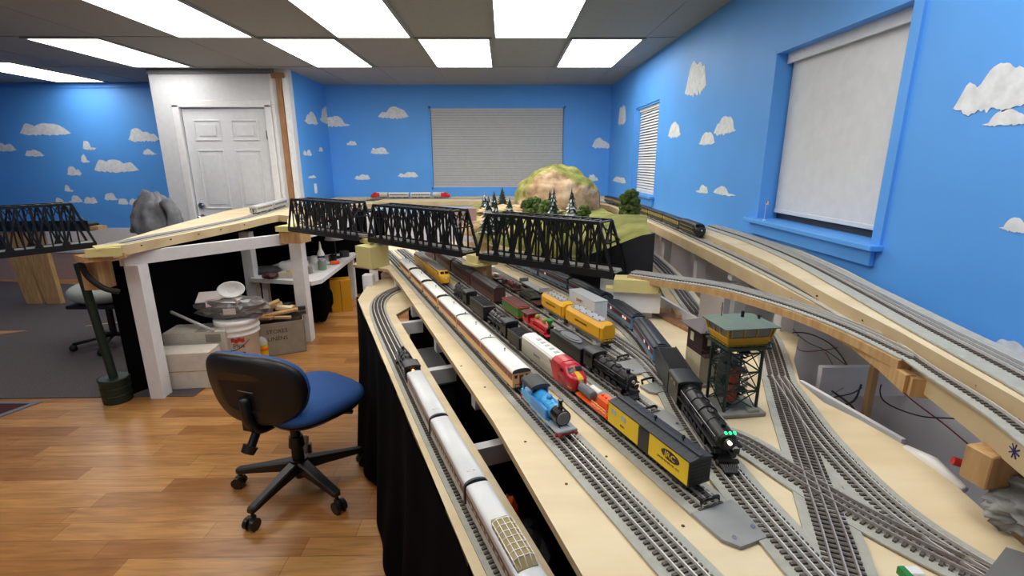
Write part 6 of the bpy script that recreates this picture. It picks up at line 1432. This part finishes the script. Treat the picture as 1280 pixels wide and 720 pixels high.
# black sack beside the golden box
sk_ = root('black_sack', 'slumped black bag hanging beside the golden box under the workbench', 'bag', (-1.82, 4.55, 0))
b = B(); n, k = 30, 16; vs = []
for j in range(k+1):
    t = -pi/2+pi*j/k
    for i in range(n):
        a = 2*pi*i/n; d = Vector((cos(t)*cos(a), cos(t)*sin(a), sin(t))); q = 1+.18*noise.noise(d*2.2+Vector((4, 0, 0)))+.08*noise.noise(d*7); vs.append((.15*d.x*q, .16*d.y*q, max(.001, .215+.225*d.z*q)))
b.add(vs, [(j*n+i, j*n+(i+1) % n, (j+1)*n+(i+1) % n, (j+1)*n+i) for j in range(k) for i in range(n)], 0, True); b.build('sack_body', 'black_cloth', sk_)
# workbench clutter
BZ = .5005
def bpos(u, v): pass
cp = root('plastic_case', 'dark gray rounded case on the left end of the workbench', 'case', (-2.203, 4.450, BZ), .2); B().loft([ringR(0, 0, .12*a, .08*a, z) for a, z in ((1, 0), (1, .02), (.97, .035), (.8, .055), (.5, .062))], 0).build('case_shell', 'dark_gray', cp); B().loft([ringR(0, 0, .121*a, .081*a, z) for a, z in ((1, .018), (1, .022))], 0).build('seam', 'black_gloss', cp)
tray = root('cardboard_tray', 'shallow cardboard tray with a yellow packet at the workbench front', 'tray', (-1.891, 4.283, BZ), -.15)
b = B(); [b.box(c, d) for c, d in (((0, 0, .003), (.20, .12, .006)), ((0, -.06, .025), (.20, .004, .05)), ((0, .06, .025), (.20, .004, .05)), ((-.1, 0, .025), (.004, .12, .05)), ((.1, 0, .025), (.004, .12, .05)))]; b.build('tray_wall', 'carton_white', tray)
B().box((.03, .0, .045), (.10, .06, .014), R=Matrix.Rotation(.2, 3, 'X'), bev=.003).build('yellow_packet', 'plug_yellow', tray)
tag(B().box((-1.991, 4.561, BZ+.06), (.24, .09, .05), R=Matrix.Rotation(.1, 3, 'Z'), bev=.003).box((-1.991, 4.561, BZ+.018), (.2, .08, .035)).build('parts_box', 'white_plastic'), 'long white parts box behind the tray on the workbench', 'box')
rg = B(); rg.ball((-2.06, 4.22, BZ+.028), (.07, .05, .028), n=14, k=8, jit=.25, seed=3); tag(rg.build('red_cloth', 'brown_car'), 'crumpled dark red cloth hanging at the workbench front', 'cloth')
jar = root('glass_jar', 'greenish glass jar with metal lid on the workbench', 'jar', (-1.735, 4.583, BZ)); mat('jar_green', (128, 146, 130), .15); B().lathe((0, 0, 0), [(.035, 0), (.04, .006), (.04, .08), (.03, .095)], 20).build('jar_body', 'jar_green', jar); B().cyl((0, 0, .09), (0, 0, .11), .033, n=20).build('lid', 'light_gray', jar)
tag(B().box((-1.813, 4.427, BZ+.032), (.07, .06, .062), bev=.003).build('small_box', 'carton_gray'), 'small brown box just right of the white post on the workbench', 'box')
bt = root('glue_bottle', 'white bottle with blue label next to the white post on the workbench', 'bottle', (-1.813, 4.783, BZ)); B().lathe((0, 0, 0), [(.03, 0), (.034, .005), (.034, .12), (.012, .17), (.009, .21), (.004, .24)], 20).build('bottle_body', 'white_plastic', bt); B().lathe((0, 0, 0), [(.0346, .03), (.0346, .10)], 20).build('label', 'flag_blue', bt)
og = root('orange_tool', 'orange and white hand tool lying on the workbench', 'tool', (-1.702, 4.839, BZ), .5); B().box((0, 0, .018), (.09, .045, .034), bev=.01).build('tool_body', 'orange_plastic', og); B().cyl((-.05, .0, .02), (-.10, .02, .03), .012, n=10).build('handle', 'white_plastic', og)
for (x, y, r, lb, m) in ((-1.780, 5.006, .04, 'black spool behind the orange tool on the workbench', 'black_gloss'), (-1.735, 5.251, .05, 'dark round tin at the far end of the workbench', 'dark_gray'), (-1.947, 4.950, .045, 'white roll standing behind the glue bottle', 'white_plastic')): tag(B().cyl((x, y, BZ+.0005), (x, y, BZ+.06), r, n=20).cyl((x, y, BZ+.06), (x, y, BZ+.066), r*.6, n=16).build('spool', m), lb, 'spool')
lamp = root('desk_lamp', 'gray cone shaded lamp on the workbench under the first bridge', 'lamp', (-1.802, 5.173, BZ), .3)
B().cyl((0, 0, 0), (0, 0, .012), .06, n=20).cyl((0, 0, .01), (0, 0, .2), .008, n=10).build('stand', 'black_metal', lamp); B().lathe((0, 0, .2), [(.10, 0), (.102, .003), (.05, .08), (.03, .085)], 24).build('lamp_shade', 'light_gray', lamp)
# gray bag and orange cloth under the yard table
gbg = root('plastic_bag', 'gray plastic bag showing in the gap between the two table boards', 'bag', yn(.42, -.10, .48)); b = B(); b.ball((0, 0, .0), (.09, .16, .16), n=20, k=14, jit=.22, seed=8); b.build('bag_body', 'dark_gray', gbg); b = B(); b.ball((-.04, .12, .10), (.04, .05, .07), n=12, k=8, jit=.3, seed=9); b.build('orange_cloth', 'orange_plastic', gbg)
B().cyl((0, 0, -.48), (0, 0, -.1), .07, n=14).build('bin', 'black_paint', gbg)
st = root('filler_bin', 'added dark bin with flat lid, keeping the gap near the far curve dark', 'bin', yn(1.45, -.12, 0), _A); B().box((0, 0, .33), (.20, .34, .62), bev=.01).build('bin_body', 'dark_gray', st); B().box((0, 0, .655), (.21, .36, .03), bev=.006).build('lid', 'mid_gray', st)  # bin added so the gap beside the lower shelf stays dark
# ------------------------------------------------------------ trains on the upper level
def place(t, x0, y0, x1, y1, z): t.location = ((x0+x1)/2, (y0+y1)/2, z); t.rotation_euler = (0, 0, atan2(y1-y0, x1-x0))
US = ZU+RT
# silver cars on the left table
for i, ((x0, y0, x1, y1), lb) in enumerate((((-2.235, 4.42, -2.285, 4.86), 'silver streamlined car on the left table in front of the white door'), ((-2.29, 4.89, -2.36, 5.35), 'second silver streamlined car on the left table beside the first bridge'))):
    L = sqrt((x1-x0)**2+(y1-y0)**2); c = passenger(L, .06, .014, .06, .078, 'silver_side', 'silver_roof', 'dark_gray', 12, vents=False, name='passenger_car'); place(c, x0, y0, x1, y1, 1.03+RT); tag(c, lb, 'toy train car', 'silver cars on the left table')
# silver train with red ends along the back wall
RX = [(-1.55, 'red nosed silver diesel at the left end of the back wall train', True), (-1.30, 'silver car with pale roof in the middle of the back wall train, left one', False), (-1.03, 'silver car with pale roof in the middle of the back wall train, right one', False), (-.78, 'red nosed silver diesel at the right end of the back wall train', True)]
for i, (x, lb, eng) in enumerate(RX):
    if eng: 
        c = diesel(.21, .056, .014, .058, .069, 'silver_side', 'silver_roof', nose=True, mnose='sf_red', name='diesel_locomotive')
        B().box((.02, 0, .0395), (.05, .057, .045)).build('red_band', 'sf_red', c); c.rotation_euler.z = pi if i == 0 else 0
    else: c = passenger(.245, .056, .012, .054, .066, 'silver_side', 'roof_white', 'dark_gray', 10, vents=False, name='passenger_car')
    c.location = (x+(.0 if not eng else (.01 if i == 0 else .01)), 6.165 if i < 3 else 6.14, US); tag(c, lb, 'toy locomotive' if eng else 'toy train car', 'silver train along the back wall')
# dark train on the right shelf
mat('pullman_green', (44, 46, 42), .4); mat('gold_trim', (190, 160, 84), .4)
RP = [Vector(p) for p in ((1.10, 5.62, 0), (1.15, 5.2, 0), (1.165, 4.5, 0), (1.165, 3.6, 0), (1.145, 3.1, 0), (1.13, 2.75, 0))]
RS_ = spline(RP, .01)
def rp(d): i = min(len(RS_)-1, max(0, int(d/.01))); return RS_[i]
tot = (len(RS_)-1)*.01
dd = tot-.02
lbs = ['black diesel engine with gold striping leading the dark train on the right shelf', 'dark passenger car right behind the black diesel on the right shelf', 'second dark passenger car behind the black diesel on the right shelf', 'third dark passenger car on the right shelf, behind the bushy tree', 'fourth dark passenger car on the right shelf, left of the bushy tree', 'fifth dark passenger car on the right shelf near the back corner', 'last dark passenger car on the right shelf at the back corner']
for i, lb in enumerate(lbs):
    L = .34 if i == 0 else .385
    a, c_ = rp(dd-L), rp(dd)
    if dd-L < 0: break
    if i == 0:
        t = diesel(L-.015, .062, .014, .064, .077, 'boxcar_black', 'boxcar_black', nose=True, mnose='boxcar_black')
        b = B(); [b.box((-.02, s*.0315, z), (.27, .0012, .0018)) for s in (-1, 1) for z in (.028, .05)]; b.box((.1535, 0, .034), (.004, .016, .010)); b.build('gold_stripe', 'gold_trim', t); tag(t, lb, 'toy locomotive')
    else:
        t = passenger(L-.012, .06, .012, .058, .070, 'pullman_green', 'boxcar_black', 'dark_glass', 12, vents=False, name='passenger_car', band=(.034, .052), mband='gold_trim'); tag(t, lb, 'toy train car', 'dark train on the right shelf')
    place(t, a.x, a.y, c_.x, c_.y, US); dd -= L
